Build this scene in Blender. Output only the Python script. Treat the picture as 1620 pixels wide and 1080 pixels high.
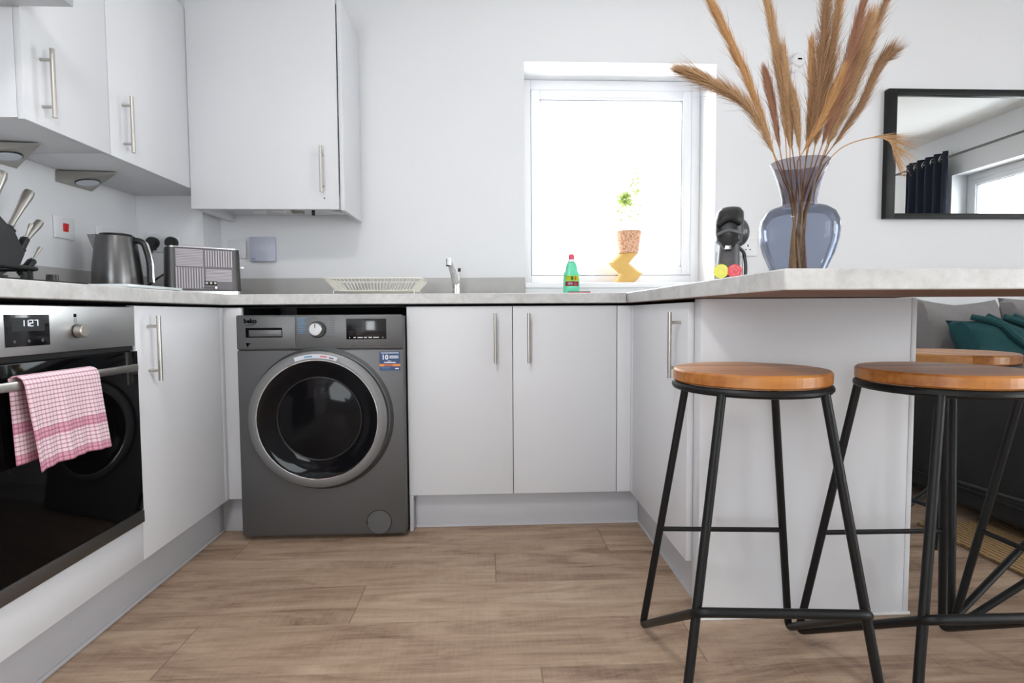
import bpy, bmesh, math, random
from mathutils import Vector, Matrix, Euler

for _o in list(bpy.data.objects):
    bpy.data.objects.remove(_o)
S = bpy.context.scene
C = S.collection
PI = math.pi
random.seed(11)

# ------------------------------------------------------------------ camera
F_PX = 868.65
cam_d = bpy.data.cameras.new('camera')
cam_d.sensor_fit = 'HORIZONTAL'
cam_d.sensor_width = 36.0
cam_d.lens = 36.0 * F_PX / 1620.0
cam_d.clip_start = 0.02
cam = bpy.data.objects.new('camera', cam_d)
C.objects.link(cam)
_yaw, _pit, _roll = 0.042, 0.0509, -0.0062
_r = Vector((math.cos(_yaw), -math.sin(_yaw), 0))
_f = Vector((math.sin(_yaw) * math.cos(_pit), math.cos(_yaw) * math.cos(_pit), -math.sin(_pit)))
_u = _r.cross(_f)
_cr, _sr = math.cos(_roll), math.sin(_roll)
_R = _r * _cr + _u * _sr
_U = _u * _cr - _r * _sr
_m = Matrix((_R, _U, -_f)).transposed().to_4x4()
_m.translation = Vector((0.9845, -2.0839, 0.8343))
cam.matrix_world = _m
S.camera = cam

# ------------------------------------------------------------------ world, daylight, exposure
S.view_settings.view_transform = 'Standard'
S.view_settings.look = 'None'
S.view_settings.gamma = 1.0
S.view_settings.use_curve_mapping = False
S.view_settings.exposure = 0.24
SKY = 10.5
w = bpy.data.worlds.new('overcast_sky')
S.world = w
w.use_nodes = True
_bg = w.node_tree.nodes['Background']
_bg.inputs[0].default_value = (0.93, 0.97, 1.0, 1)
_bg.inputs[1].default_value = SKY

def portal(name, loc, rot, sx, sy):
    l = bpy.data.lights.new(name, 'AREA')
    l.shape = 'RECTANGLE'; l.size = sx; l.size_y = sy
    l.cycles.is_portal = True
    o = bpy.data.objects.new(name, l); C.objects.link(o)
    o.location = loc; o.rotation_euler = rot
    return o
# area-light portals just outside the three windows (they only guide the sky light in)
portal('daylight_kitchen_window', (1.635, 0.93, 1.50), (-PI / 2, 0, 0), 1.0, 1.15)
portal('daylight_living_window', (5.45, -0.95, 1.47), (0, PI / 2, 0), 1.2, 1.15)
portal('daylight_rear_window', (-0.02, -4.55, 1.25), (PI / 2, 0, 0), 1.1, 1.8)
portal('daylight_added_window', (5.45, -3.15, 1.16), (0, PI / 2, 0), 2.3, 1.85)  # guides light through the added, unseen side window
# unseen lamp added to brighten the kitchen (its added fitting is built with the ceiling)
_l = bpy.data.lights.new('added_fill_lamp', 'AREA'); _l.shape = 'DISK'; _l.size = 0.34; _l.energy = 16; _l.color = (1.0, 0.985, 0.98)
_lo = bpy.data.objects.new('added_fill_lamp', _l); C.objects.link(_lo); _lo.location = (0.55, -1.75, 2.325)

# ------------------------------------------------------------------ materials
def srgb(r, g, b):
    def f(c):
        c /= 255.0
        return c / 12.92 if c <= 0.04045 else ((c + 0.055) / 1.055) ** 2.4
    return (f(r), f(g), f(b), 1)

def mat(name, col, rough=0.5, metal=0.0, noise=0.0, nscale=8.0, bump=0.0, bscale=60.0, **kw):
    m = bpy.data.materials.new(name); m.use_nodes = True
    nt = m.node_tree; N = nt.nodes; L = nt.links
    b = N['Principled BSDF']
    b.inputs['Base Color'].default_value = col
    b.inputs['Roughness'].default_value = rough
    b.inputs['Metallic'].default_value = metal
    for k, v in kw.items():
        b.inputs[k.replace('_', ' ')].default_value = v
    tc = N.new('ShaderNodeTexCoord')
    nz = N.new('ShaderNodeTexNoise'); nz.inputs['Scale'].default_value = nscale
    nz.inputs['Detail'].default_value = 4
    L.new(tc.outputs['Object'], nz.inputs['Vector'])
    if noise > 0:
        mx = N.new('ShaderNodeMix'); mx.data_type = 'RGBA'
        mx.inputs['A'].default_value = tuple(c * (1 - noise) for c in col[:3]) + (1,)
        mx.inputs['B'].default_value = tuple(min(1, c * (1 + noise)) for c in col[:3]) + (1,)
        L.new(nz.outputs['Fac'], mx.inputs['Factor']); L.new(mx.outputs['Result'], b.inputs['Base Color'])
    if bump > 0:
        n2 = N.new('ShaderNodeTexNoise'); n2.inputs['Scale'].default_value = bscale
        L.new(tc.outputs['Object'], n2.inputs['Vector'])
        bp = N.new('ShaderNodeBump'); bp.inputs['Strength'].default_value = bump
        bp.inputs['Distance'].default_value = 0.004
        L.new(n2.outputs['Fac'], bp.inputs['Height']); L.new(bp.outputs['Normal'], b.inputs['Normal'])
    return m

def mth(nt, op, a, b=None, c=None):
    n = nt.nodes.new('ShaderNodeMath'); n.operation = op
    for i, v in enumerate((a, b, c)):
        if v is None: continue
        if isinstance(v, (int, float)): n.inputs[i].default_value = v
        else: nt.links.new(v, n.inputs[i])
    return n.outputs[0]

def glass_thin(name, tint, refl=0.08, rough=0.0, cap=1.0):
    m = bpy.data.materials.new(name); m.use_nodes = True
    nt = m.node_tree; N = nt.nodes; L = nt.links
    N.remove(N['Principled BSDF'])
    t = N.new('ShaderNodeBsdfTransparent'); t.inputs[0].default_value = tint
    g = N.new('ShaderNodeBsdfGlossy'); g.inputs['Roughness'].default_value = rough
    fr = N.new('ShaderNodeLayerWeight'); fr.inputs[0].default_value = refl
    mx = N.new('ShaderNodeMixShader')
    L.new(mth(nt, 'MULTIPLY', fr.outputs['Fresnel'], cap), mx.inputs[0]); L.new(t.outputs[0], mx.inputs[1]); L.new(g.outputs[0], mx.inputs[2])
    L.new(mx.outputs[0], N['Material Output'].inputs[0])
    return m

def ramp(nt, fac, stops):
    n = nt.nodes.new('ShaderNodeValToRGB')
    e = n.color_ramp.elements
    while len(e) < len(stops): e.new(0.5)
    for i, (p, c) in enumerate(stops):
        e[i].position = p; e[i].color = c
    nt.links.new(fac, n.inputs[0])
    return n.outputs[0]

def floor_material():
    m = bpy.data.materials.new('oak_plank_floor'); m.use_nodes = True
    nt = m.node_tree; N = nt.nodes; L = nt.links; b = N['Principled BSDF']
    tc = N.new('ShaderNodeTexCoord'); sp = N.new('ShaderNodeSeparateXYZ')
    L.new(tc.outputs['Object'], sp.inputs[0])
    W, LEN = 0.208, 1.30
    v = mth(nt, 'DIVIDE', sp.outputs['Y'], W)
    row = mth(nt, 'FLOOR', v); fv = mth(nt, 'FRACT', v)
    sh = mth(nt, 'MULTIPLY', row, -0.3075)
    u = mth(nt, 'ADD', mth(nt, 'DIVIDE', mth(nt, 'SUBTRACT', sp.outputs['X'], 1.0), LEN), sh)
    u = mth(nt, 'ADD', u, -0.615)
    col = mth(nt, 'FLOOR', u); fu = mth(nt, 'FRACT', u)
    cb = N.new('ShaderNodeCombineXYZ'); L.new(row, cb.inputs[0]); L.new(col, cb.inputs[1])
    wn = N.new('ShaderNodeTexWhiteNoise'); wn.noise_dimensions = '2D'; L.new(cb.outputs[0], wn.inputs['Vector'])
    # grain stretched along x, offset per plank
    gx = N.new('ShaderNodeCombineXYZ')
    L.new(mth(nt, 'ADD', mth(nt, 'MULTIPLY', sp.outputs['X'], 2.6), mth(nt, 'MULTIPLY', wn.outputs['Value'], 37)), gx.inputs[0])
    L.new(mth(nt, 'MULTIPLY', sp.outputs['Y'], 15), gx.inputs[1])
    L.new(mth(nt, 'MULTIPLY', wn.outputs['Value'], 11), gx.inputs[2])
    n1 = N.new('ShaderNodeTexNoise'); n1.inputs['Scale'].default_value = 1.0; n1.inputs['Detail'].default_value = 7
    n1.inputs['Roughness'].default_value = 0.7; n1.inputs['Distortion'].default_value = 0.9
    L.new(gx.outputs[0], n1.inputs['Vector'])
    g2 = N.new('ShaderNodeVectorMath'); g2.operation = 'MULTIPLY'; g2.inputs[1].default_value = (2.0, 6.0, 1.0)
    L.new(gx.outputs[0], g2.inputs[0])
    n2 = N.new('ShaderNodeTexNoise'); n2.inputs['Scale'].default_value = 1.0; n2.inputs['Detail'].default_value = 5
    L.new(g2.outputs[0], n2.inputs['Vector'])
    # saw marks across the plank
    g3 = N.new('ShaderNodeCombineXYZ')
    L.new(mth(nt, 'MULTIPLY', sp.outputs['X'], 130), g3.inputs[0]); L.new(mth(nt, 'MULTIPLY', sp.outputs['Y'], 9), g3.inputs[1])
    n3 = N.new('ShaderNodeTexNoise'); n3.inputs['Scale'].default_value = 1.0; L.new(g3.outputs[0], n3.inputs['Vector'])
    f = mth(nt, 'ADD', mth(nt, 'MULTIPLY', n1.outputs['Fac'], 0.74), mth(nt, 'MULTIPLY', n2.outputs['Fac'], 0.18))
    f = mth(nt, 'ADD', f, mth(nt, 'MULTIPLY', n3.outputs['Fac'], 0.08))
    f = mth(nt, 'ADD', f, mth(nt, 'MULTIPLY', mth(nt, 'SUBTRACT', wn.outputs['Value'], 0.5), 0.12))
    base = ramp(nt, f, [(0.30, srgb(86, 66, 54)), (0.41, srgb(138, 113, 95)), (0.52, srgb(166, 141, 120)), (0.70, srgb(188, 166, 144))])
    seam = mth(nt, 'MAXIMUM', mth(nt, 'MULTIPLY', mth(nt, 'GREATER_THAN', mth(nt, 'ABSOLUTE', mth(nt, 'SUBTRACT', fv, 0.5)), 0.495), 0.4),
               mth(nt, 'GREATER_THAN', mth(nt, 'ABSOLUTE', mth(nt, 'SUBTRACT', fu, 0.5)), 0.4988))
    mx = N.new('ShaderNodeMix'); mx.data_type = 'RGBA'
    L.new(mth(nt, 'MULTIPLY', seam, 0.55), mx.inputs['Factor']); L.new(base, mx.inputs['A'])
    mx.inputs['B'].default_value = srgb(70, 54, 44)
    L.new(mx.outputs['Result'], b.inputs['Base Color'])
    b.inputs['Roughness'].default_value = 0.5
    b.inputs['Specular IOR Level'].default_value = 0.35
    bp = N.new('ShaderNodeBump'); bp.inputs['Strength'].default_value = 0.25; bp.inputs['Distance'].default_value = 0.002
    L.new(mth(nt, 'SUBTRACT', f, mth(nt, 'MULTIPLY', seam, 0.6)), bp.inputs['Height']); L.new(bp.outputs[0], b.inputs['Normal'])
    return m

def stone_material():
    m = bpy.data.materials.new('pale_concrete_laminate'); m.use_nodes = True
    nt = m.node_tree; N = nt.nodes; L = nt.links; b = N['Principled BSDF']
    tc = N.new('ShaderNodeTexCoord')
    a = N.new('ShaderNodeTexNoise'); a.inputs['Scale'].default_value = 9; a.inputs['Detail'].default_value = 8; a.inputs['Roughness'].default_value = 0.65; a.inputs['Distortion'].default_value = 0.8
    c = N.new('ShaderNodeTexNoise'); c.inputs['Scale'].default_value = 70; c.inputs['Detail'].default_value = 5
    L.new(tc.outputs['Object'], a.inputs['Vector']); L.new(tc.outputs['Object'], c.inputs['Vector'])
    f = mth(nt, 'ADD', mth(nt, 'MULTIPLY', a.outputs['Fac'], 0.7), mth(nt, 'MULTIPLY', c.outputs['Fac'], 0.3))
    L.new(ramp(nt, f, [(0.34, srgb(174, 172, 170)), (0.44, srgb(188, 187, 185)), (0.62, srgb(205, 204, 203))]), b.inputs['Base Color'])
    b.inputs['Roughness'].default_value = 0.38
    return m

def wood_material(name, stops, stave=0.045, shine=0.35):
    m = bpy.data.materials.new(name); m.use_nodes = True
    nt = m.node_tree; N = nt.nodes; L = nt.links; b = N['Principled BSDF']
    tc = N.new('ShaderNodeTexCoord'); sp = N.new('ShaderNodeSeparateXYZ'); L.new(tc.outputs['Object'], sp.inputs[0])
    row = mth(nt, 'FLOOR', mth(nt, 'DIVIDE', sp.outputs['Y'], stave))
    wn = N.new('ShaderNodeTexWhiteNoise'); wn.noise_dimensions = '1D'; L.new(row, wn.inputs['W'])
    cb = N.new('ShaderNodeCombineXYZ')
    L.new(mth(nt, 'ADD', mth(nt, 'MULTIPLY', sp.outputs['X'], 4), mth(nt, 'MULTIPLY', wn.outputs['Value'], 20)), cb.inputs[0])
    L.new(mth(nt, 'MULTIPLY', sp.outputs['Y'], 60), cb.inputs[1]); L.new(mth(nt, 'MULTIPLY', sp.outputs['Z'], 60), cb.inputs[2])
    n = N.new('ShaderNodeTexNoise'); n.inputs['Scale'].default_value = 1; n.inputs['Detail'].default_value = 5
    L.new(cb.outputs[0], n.inputs['Vector'])
    f = mth(nt, 'ADD', mth(nt, 'MULTIPLY', n.outputs['Fac'], 0.6), mth(nt, 'MULTIPLY', wn.outputs['Value'], 0.4))
    L.new(ramp(nt, f, stops), b.inputs['Base Color'])
    b.inputs['Roughness'].default_value = shine
    return m

def towel_material():
    m = bpy.data.materials.new('checked_towel_cotton'); m.use_nodes = True
    nt = m.node_tree; N = nt.nodes; L = nt.links; b = N['Principled BSDF']
    uv = N.new('ShaderNodeUVMap'); uv.uv_map = 'UVMap'; sp = N.new('ShaderNodeSeparateXYZ'); L.new(uv.outputs[0], sp.inputs[0])
    P = 0.0098
    def line(c, wd): return mth(nt, 'LESS_THAN', mth(nt, 'FRACT', mth(nt, 'DIVIDE', c, P)), wd)
    lu = line(sp.outputs['X'], 0.30); lv = line(sp.outputs['Y'], 0.26)
    # v = metres measured up from the hem
    hem = mth(nt, 'LESS_THAN', sp.outputs['Y'], 0.020)
    band = mth(nt, 'MULTIPLY', mth(nt, 'GREATER_THAN', sp.outputs['Y'], 0.066), mth(nt, 'LESS_THAN', sp.outputs['Y'], 0.090))
    strong = mth(nt, 'MAXIMUM', hem, band)
    k = mth(nt, 'ADD', mth(nt, 'MULTIPLY', lu, 0.30), mth(nt, 'MULTIPLY', lv, 0.20))
    k = mth(nt, 'ADD', k, mth(nt, 'MULTIPLY', strong, 0.38))
    base = ramp(nt, k, [(0.0, srgb(232, 212, 218)), (0.5, srgb(206, 138, 160)), (1.0, srgb(176, 76, 112))])
    mx = N.new('ShaderNodeMix'); mx.data_type = 'RGBA'
    L.new(mth(nt, 'MULTIPLY', lv, 0.55), mx.inputs['Factor']); L.new(base, mx.inputs['A']); mx.inputs['B'].default_value = srgb(140, 88, 112)
    L.new(mx.outputs['Result'], b.inputs['Base Color'])
    b.inputs['Roughness'].default_value = 0.95
    return m

M = {}
M['wall'] = mat('white_wall_paint', (0.765, 0.77, 0.79, 1), 0.9, bump=0.04, bscale=180)
M['ceiling'] = mat('white_ceiling_paint', (0.82, 0.82, 0.81, 1), 0.95)
M['floor'] = floor_material()
M['stone'] = stone_material()
M['cab'] = mat('light_grey_matt_cabinet', (0.675, 0.68, 0.705, 1), 0.42, bump=0.01, bscale=300)
M['cab2'] = mat('cabinet_underside_white', (0.62, 0.61, 0.59, 1), 0.6)
M['plinth'] = mat('grey_plinth_board', (0.50, 0.50, 0.525, 1), 0.45)
M['steel'] = mat('brushed_steel', (0.50, 0.475, 0.44, 1), 0.32, 1.0)
M['steel_panel'] = mat('brushed_steel_panel', (0.55, 0.55, 0.55, 1), 0.36, 1.0)
M['chrome'] = mat('chrome', (0.85, 0.85, 0.86, 1), 0.08, 1.0)
M['black_metal'] = mat('black_powder_coat', (0.005, 0.0055, 0.006, 1), 0.45, Specular_IOR_Level=0.3)
M['black_gloss'] = mat('black_gloss_glass', (0.002, 0.002, 0.0025, 1), 0.05, Specular_IOR_Level=0.10)
M['black_plastic'] = mat('black_plastic', (0.012, 0.012, 0.013, 1), 0.35)
M['void'] = mat('gap_shade_black', (0.012, 0.012, 0.012, 1), 0.9)  # near-black in place of shade in enclosed gaps; also the black door side
M['white_plastic'] = mat('white_plastic', (0.74, 0.74, 0.76, 1), 0.4)
M['upvc'] = mat('white_window_plastic', (0.82, 0.82, 0.84, 1), 0.35)
M['gasket'] = mat('grey_rubber_gasket', (0.25, 0.25, 0.28, 1), 0.7)
M['pane'] = glass_thin('clear_pane', (0.97, 0.98, 0.98, 1), 0.05)
M['chip'] = mat('brown_underside_board', srgb(140, 110, 96), 0.75, noise=0.12, nscale=30)
M['wm'] = mat('graphite_metal_paint', (0.125, 0.125, 0.128, 1), 0.42, 0.6)
M['wm_ring'] = mat('silver_door_ring', (0.20, 0.20, 0.205, 1), 0.45, 0.5)
M['oak'] = wood_material('orange_oak_seat', [(0.25, srgb(152, 92, 40)), (0.5, srgb(186, 124, 62)), (0.75, srgb(208, 150, 88))])
M['towel'] = towel_material()
M['sofa'] = mat('charcoal_sofa_fabric', srgb(30, 30, 31), 0.95, noise=0.15, nscale=60, bump=0.3, bscale=500)
M['cushion_grey'] = mat('grey_cushion_fabric', srgb(128, 124, 124), 0.95, noise=0.08, nscale=40, bump=0.3, bscale=500)
M['teal'] = mat('teal_cushion_fabric', srgb(10, 62, 66), 0.9, noise=0.2, nscale=30, bump=0.4, bscale=400)
M['navy'] = mat('navy_curtain_fabric', (0.010, 0.014, 0.030, 1), 0.9)
M['mirror'] = mat('mirror_glass', (0.80, 0.82, 0.82, 1), 0.0, 1.0)
M['grass_a'] = mat('dried_grass_tan', srgb(190, 152, 112), 0.9, noise=.42, nscale=160)
M['grass_b'] = mat('dried_grass_gold', srgb(200, 154, 104), 0.9, noise=.36, nscale=160)
M['grass_c'] = mat('dried_grass_russet', srgb(164, 118, 92), 0.9, noise=.4, nscale=160)
M['grass_d'] = mat('dried_grass_brown', srgb(158, 122, 90), 0.9, noise=.45, nscale=160)
M['vase'] = glass_thin('smoked_blue_glass', (0.57, 0.605, 0.69, 1), 0.2, 0.01, cap=0.7)
M['vase_neck'] = glass_thin('smoked_grey_glass', (0.42, 0.40, 0.44, 1), 0.2, 0.01, cap=0.7)
M['yellow'] = mat('mustard_ceramic', srgb(208, 168, 92), 0.6)
M['leaf'] = mat('pale_green_leaf', srgb(206, 222, 150), 0.6)
M['stem'] = mat('thin_brown_stem', srgb(150, 140, 110), 0.8)
M['cream_wire'] = mat('cream_coated_wire', srgb(232, 228, 216), 0.4)
M['red'] = mat('red_plastic', srgb(200, 20, 24), 0.35)
M['cord_red'] = mat('red_black_cord', srgb(120, 24, 30), 0.6)
M['capsule_y'] = mat('yellow_capsule_foil', srgb(232, 226, 60), 0.35)
M['capsule_r'] = mat('red_capsule_foil', srgb(232, 50, 66), 0.35)
M['green_liquid'] = mat('green_bottle_plastic', srgb(120, 232, 192), 0.25, Transmission_Weight=0.35)
M['pink_cap'] = mat('pink_red_cap', srgb(226, 76, 100), 0.4)
M['label_red'] = mat('red_label', srgb(186, 30, 50), 0.5)
M['label_yellow'] = mat('yellow_label', srgb(214, 226, 60), 0.5)
M['label_green'] = mat('dark_green_print', srgb(90, 130, 50), 0.5)
M['white_print'] = mat('white_print', srgb(238, 240, 244), 0.5)
M['grey_print'] = mat('grey_print', srgb(70, 72, 78), 0.5)
M['black_print'] = mat('black_print', (.002, .002, .002, 1), 0.8, Specular_IOR_Level=0.1)
M['blue_print'] = mat('light_blue_print', srgb(92, 140, 176), 0.5)
M['navy_sticker'] = mat('navy_blue_sticker', srgb(22, 62, 110), 0.4)
M['orange_print'] = mat('orange_print', srgb(226, 134, 50), 0.4)
M['brown_print'] = mat('brown_print', srgb(176, 92, 56), 0.4)
M['pale_sticker'] = mat('pale_grey_sticker', srgb(200, 204, 212), 0.4)
M['pink_print'] = mat('pink_print', srgb(206, 120, 128), 0.4)
M['board_glass'] = mat('white_glass_board', srgb(206, 212, 214), 0.12)
M['lamp_glass'] = mat('frosted_lamp_glass', srgb(196, 202, 212), 0.25)
M['led'] = mat('lit_clock_digits', (0.8, 0.86, 1, 1), 0.5, Emission_Color=(0.75, 0.82, 1, 1), Emission_Strength=0.75)
M['led_dim'] = mat('dim_display_window', srgb(26, 28, 32), 0.3)
M['screen'] = mat('dark_display_glass', (0.006, 0.006, 0.008, 1), 0.12)
M['toaster'] = mat('gunmetal_steel', (0.42, 0.395, 0.42, 1), 0.33, 0.9)
M['kettle'] = mat('dark_brushed_steel', (0.13, 0.127, 0.127, 1), 0.30, 0.95)
M['drum'] = mat('stainless_drum', (0.30, 0.29, 0.28, 1), 0.35, 0.9)
M['cream_bead'] = mat('white_sealant_bead', (0.75, 0.75, 0.75, 1), 0.6)

def rattan_material():
    m = bpy.data.materials.new('woven_rattan'); m.use_nodes = True
    nt = m.node_tree; N = nt.nodes; L = nt.links; b = N['Principled BSDF']
    tc = N.new('ShaderNodeTexCoord'); ck = N.new('ShaderNodeTexChecker'); ck.inputs['Scale'].default_value = 24
    mp = N.new('ShaderNodeMapping'); mp.inputs['Rotation'].default_value = (0.3, 0.5, 0.2)
    L.new(tc.outputs['Object'], mp.inputs[0])
    n = N.new('ShaderNodeTexNoise'); n.inputs['Scale'].default_value = 150
    L.new(tc.outputs['Object'], n.inputs['Vector'])
    L.new(ramp(nt, n.outputs['Fac'], [(0.35, srgb(178, 116, 84)), (0.6, srgb(226, 186, 156))]), b.inputs['Base Color'])
    b.inputs['Roughness'].default_value = 0.8
    return m
M['rattan'] = rattan_material()

def jute_material():
    m = bpy.data.materials.new('braided_jute'); m.use_nodes = True
    nt = m.node_tree; N = nt.nodes; L = nt.links; b = N['Principled BSDF']
    tc = N.new('ShaderNodeTexCoord')
    wv = N.new('ShaderNodeTexWave'); wv.inputs['Scale'].default_value = 16; wv.inputs['Distortion'].default_value = 3; wv.inputs['Detail'].default_value = 2
    n = N.new('ShaderNodeTexNoise'); n.inputs['Scale'].default_value = 90
    L.new(tc.outputs['Object'], wv.inputs['Vector']); L.new(tc.outputs['Object'], n.inputs['Vector'])
    f = mth(nt, 'ADD', mth(nt, 'MULTIPLY', wv.outputs['Fac'], 0.4), mth(nt, 'MULTIPLY', n.outputs['Fac'], 0.6))
    L.new(ramp(nt, f, [(0.25, srgb(104, 78, 48)), (0.7, srgb(170, 138, 94))]), b.inputs['Base Color'])
    b.inputs['Roughness'].default_value = 1
    bp = N.new('ShaderNodeBump'); bp.inputs['Strength'].default_value = 0.8; bp.inputs['Distance'].default_value = 0.006
    L.new(f, bp.inputs['Height']); L.new(bp.outputs[0], b.inputs['Normal'])
    return m
M['jute'] = jute_material()

# ------------------------------------------------------------------ mesh helpers
def BM(): return bmesh.new()

def box(bm, x0, x1, y0, y1, z0, z1, bev=0.0, seg=2, mi=0):
    r = bmesh.ops.create_cube(bm, size=1.0)
    vs = r['verts']
    for v in vs:
        v.co.x = x0 + (v.co.x + .5) * (x1 - x0)
        v.co.y = y0 + (v.co.y + .5) * (y1 - y0)
        v.co.z = z0 + (v.co.z + .5) * (z1 - z0)
    if bev > 0:
        es = list({e for v in vs for e in v.link_edges})
        bmesh.ops.bevel(bm, geom=es, offset=bev, segments=seg, affect='EDGES', profile=0.5)
    return bm

def xbox(bm, mtx, sx, sy, sz, bev=0.0, seg=2):
    """box of full size centred on the matrix"""
    r = bmesh.ops.create_cube(bm, size=1.0); vs = r['verts']
    for v in vs: v.co = Vector((v.co.x * sx, v.co.y * sy, v.co.z * sz))
    if bev > 0:
        es = list({e for v in vs for e in v.link_edges})
        g = bmesh.ops.bevel(bm, geom=es, offset=bev, segments=seg, affect='EDGES', profile=0.5)
        vs = list({v for f in g['faces'] for v in f.verts} | {v for v in vs if v.is_valid})
    bmesh.ops.transform(bm, matrix=mtx, verts=vs)
    return bm

def tube(bm, pts, r, n=10, closed=False, caps=True, radii=None):
    pts = [Vector(p) for p in pts]
    m = len(pts); rings = []
    up = None
    for i, p in enumerate(pts):
        if closed: t = (pts[(i + 1) % m] - pts[i - 1]).normalized()
        else:
            t = (pts[min(i + 1, m - 1)] - pts[max(i - 1, 0)]).normalized()
        if up is None:
            up = Vector((0, 0, 1)) if abs(t.z) < 0.9 else Vector((1, 0, 0))
        a = (up - t * up.dot(t))
        if a.length < 1e-6: a = t.orthogonal()
        a.normalize(); up = a
        b = t.cross(a)
        rr = radii[i] if radii else r
        k = 1.0
        if 0 < i < m - 1:
            c = (pts[i] - pts[i - 1]).normalized().dot((pts[i + 1] - pts[i]).normalized())
            k = 1.0
        rings.append([bm.verts.new(p + (a * math.cos(2 * PI * j / n) + b * math.sin(2 * PI * j / n)) * rr * k) for j in range(n)])
    rng = range(m) if closed else range(m - 1)
    for i in rng:
        A, B = rings[i], rings[(i + 1) % m]
        for j in range(n):
            f = bm.faces.new((A[j], A[(j + 1) % n], B[(j + 1) % n], B[j])); f.smooth = True
    if not closed and caps:
        bm.faces.new(list(reversed(rings[0]))); bm.faces.new(rings[-1])
    return bm

def rounded(pts, rad, seg=5, closed=False):
    """polyline with rounded corners"""
    pts = [Vector(p) for p in pts]; out = []
    n = len(pts)
    for i, p in enumerate(pts):
        if not closed and (i == 0 or i == n - 1): out.append(p); continue
        a = pts[i - 1]; b = pts[(i + 1) % n]
        da = (a - p); db = (b - p)
        r = min(rad, da.length * .45, db.length * .45)
        s = p + da.normalized() * r; e = p + db.normalized() * r
        for k in range(seg + 1):
            t = k / seg
            out.append(s * (1 - t) ** 2 + p * 2 * t * (1 - t) + e * t * t)
    return out

def lathe(bm, prof, cx=0, cy=0, n=40, smooth=True, cap=False, scale=(1, 1)):
    rings = []
    for r, z in prof:
        if r < 1e-6: rings.append([bm.verts.new((cx, cy, z))])
        else: rings.append([bm.verts.new((cx + r * math.cos(2 * PI * j / n) * scale[0], cy + r * math.sin(2 * PI * j / n) * scale[1], z)) for j in range(n)])
    for A, B in zip(rings[:-1], rings[1:]):
        for j in range(n):
            k = (j + 1) % n
            if len(A) == 1 and len(B) == 1: continue
            if len(A) == 1: f = bm.faces.new((A[0], B[k], B[j]))
            elif len(B) == 1: f = bm.faces.new((A[j], A[k], B[0]))
            else: f = bm.faces.new((A[j], A[k], B[k], B[j]))
            f.smooth = smooth
    return bm

def disc_y(bm, prof, cx, cz, n=64):
    """lathe about an axis parallel to y; prof = (radius, y)"""
    rings = []
    for r, y in prof:
        if r < 1e-6: rings.append([bm.verts.new((cx, y, cz))])
        else: rings.append([bm.verts.new((cx + r * math.cos(2 * PI * j / n), y, cz + r * math.sin(2 * PI * j / n))) for j in range(n)])
    for A, B in zip(rings[:-1], rings[1:]):
        for j in range(n):
            k = (j + 1) % n
            if len(A) == 1 and len(B) == 1: continue
            if len(A) == 1: f = bm.faces.new((A[0], B[j], B[k]))
            elif len(B) == 1: f = bm.faces.new((A[j], B[0], A[k]))
            else: f = bm.faces.new((A[j], B[j], B[k], A[k]))
            f.smooth = True
    return bm

def prism(bm, poly, z0, z1, mi_bottom=0, mi_side=0):
    """poly: list of (x, y), counter-clockwise"""
    a = [bm.verts.new((x, y, z0)) for x, y in poly]; b = [bm.verts.new((x, y, z1)) for x, y in poly]
    f = bm.faces.new(list(reversed(a))); f.material_index = mi_bottom
    bm.faces.new(b)
    n = len(poly)
    for i in range(n): bm.faces.new((a[i], a[(i + 1) % n], b[(i + 1) % n], b[i]))
    return bm

def wloc(o):
    v = Vector((0, 0, 0))
    while o is not None: v += o.location; o = o.parent
    return v

def obj(name, bm, m, parent=None, local=False, bevel=0.0, smooth=None, fix=True):
    if fix: bmesh.ops.recalc_face_normals(bm, faces=bm.faces[:])
    if parent is not None and not local:
        bmesh.ops.translate(bm, verts=bm.verts[:], vec=-wloc(parent))
    me = bpy.data.meshes.new(name); bm.to_mesh(me); bm.free()
    if len(me.polygons): me.set_sharp_from_angle(angle=0.62)
    for k in (m if isinstance(m, (list, tuple)) else [m]):
        me.materials.append(M[k] if isinstance(k, str) else k)
    o = bpy.data.objects.new(name, me); C.objects.link(o)
    if parent is not None: o.parent = parent
    if smooth is not None:
        for p in me.polygons: p.use_smooth = smooth
    if bevel > 0:
        md = o.modifiers.new('bevel', 'BEVEL'); md.width = bevel; md.segments = 2; md.limit_method = 'ANGLE'; md.angle_limit = 0.7
    return o

def tag(o, label, cat, group=None):
    o['label'] = label; o['category'] = cat
    if group: o['group'] = group
    return o

def thing(name, label, cat, loc=(0, 0, 0), rotz=0.0, group=None):
    o = bpy.data.objects.new(name, None); C.objects.link(o); o.empty_display_size = 0.05
    o.location = loc; o.rotation_euler = (0, 0, rotz)
    return tag(o, label, cat, group)

def struct(name, bm, m, **kw):
    o = obj(name, bm, m, **kw); o['kind'] = 'structure'; return o

def text(name, body, size, m, parent, pos, rot, extrude=0.0004, align='CENTER', bold=0.0, xs=1.0):
    cu = bpy.data.curves.new(name, 'FONT'); cu.body = body; cu.size = size; cu.extrude = extrude
    cu.align_x = align; cu.align_y = 'CENTER'; cu.offset = bold; cu.resolution_u = 2
    t = bpy.data.objects.new('tmp', cu); C.objects.link(t)
    dg = bpy.context.evaluated_depsgraph_get()
    me = bpy.data.meshes.new_from_object(t.evaluated_get(dg))
    bpy.data.objects.remove(t)
    mt = Matrix.Translation(Vector(pos)) @ rot.to_matrix().to_4x4() @ Matrix.Diagonal((xs, 1, 1, 1))
    me.transform(Matrix.Translation(-wloc(parent)) @ mt)
    me.name = name; me.materials.clear(); me.materials.append(M[m])
    o = bpy.data.objects.new(name, me); C.objects.link(o); o.parent = parent
    return o
FACE_Y = Euler((PI / 2, 0, 0))              # text on a face looking towards -y
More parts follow.
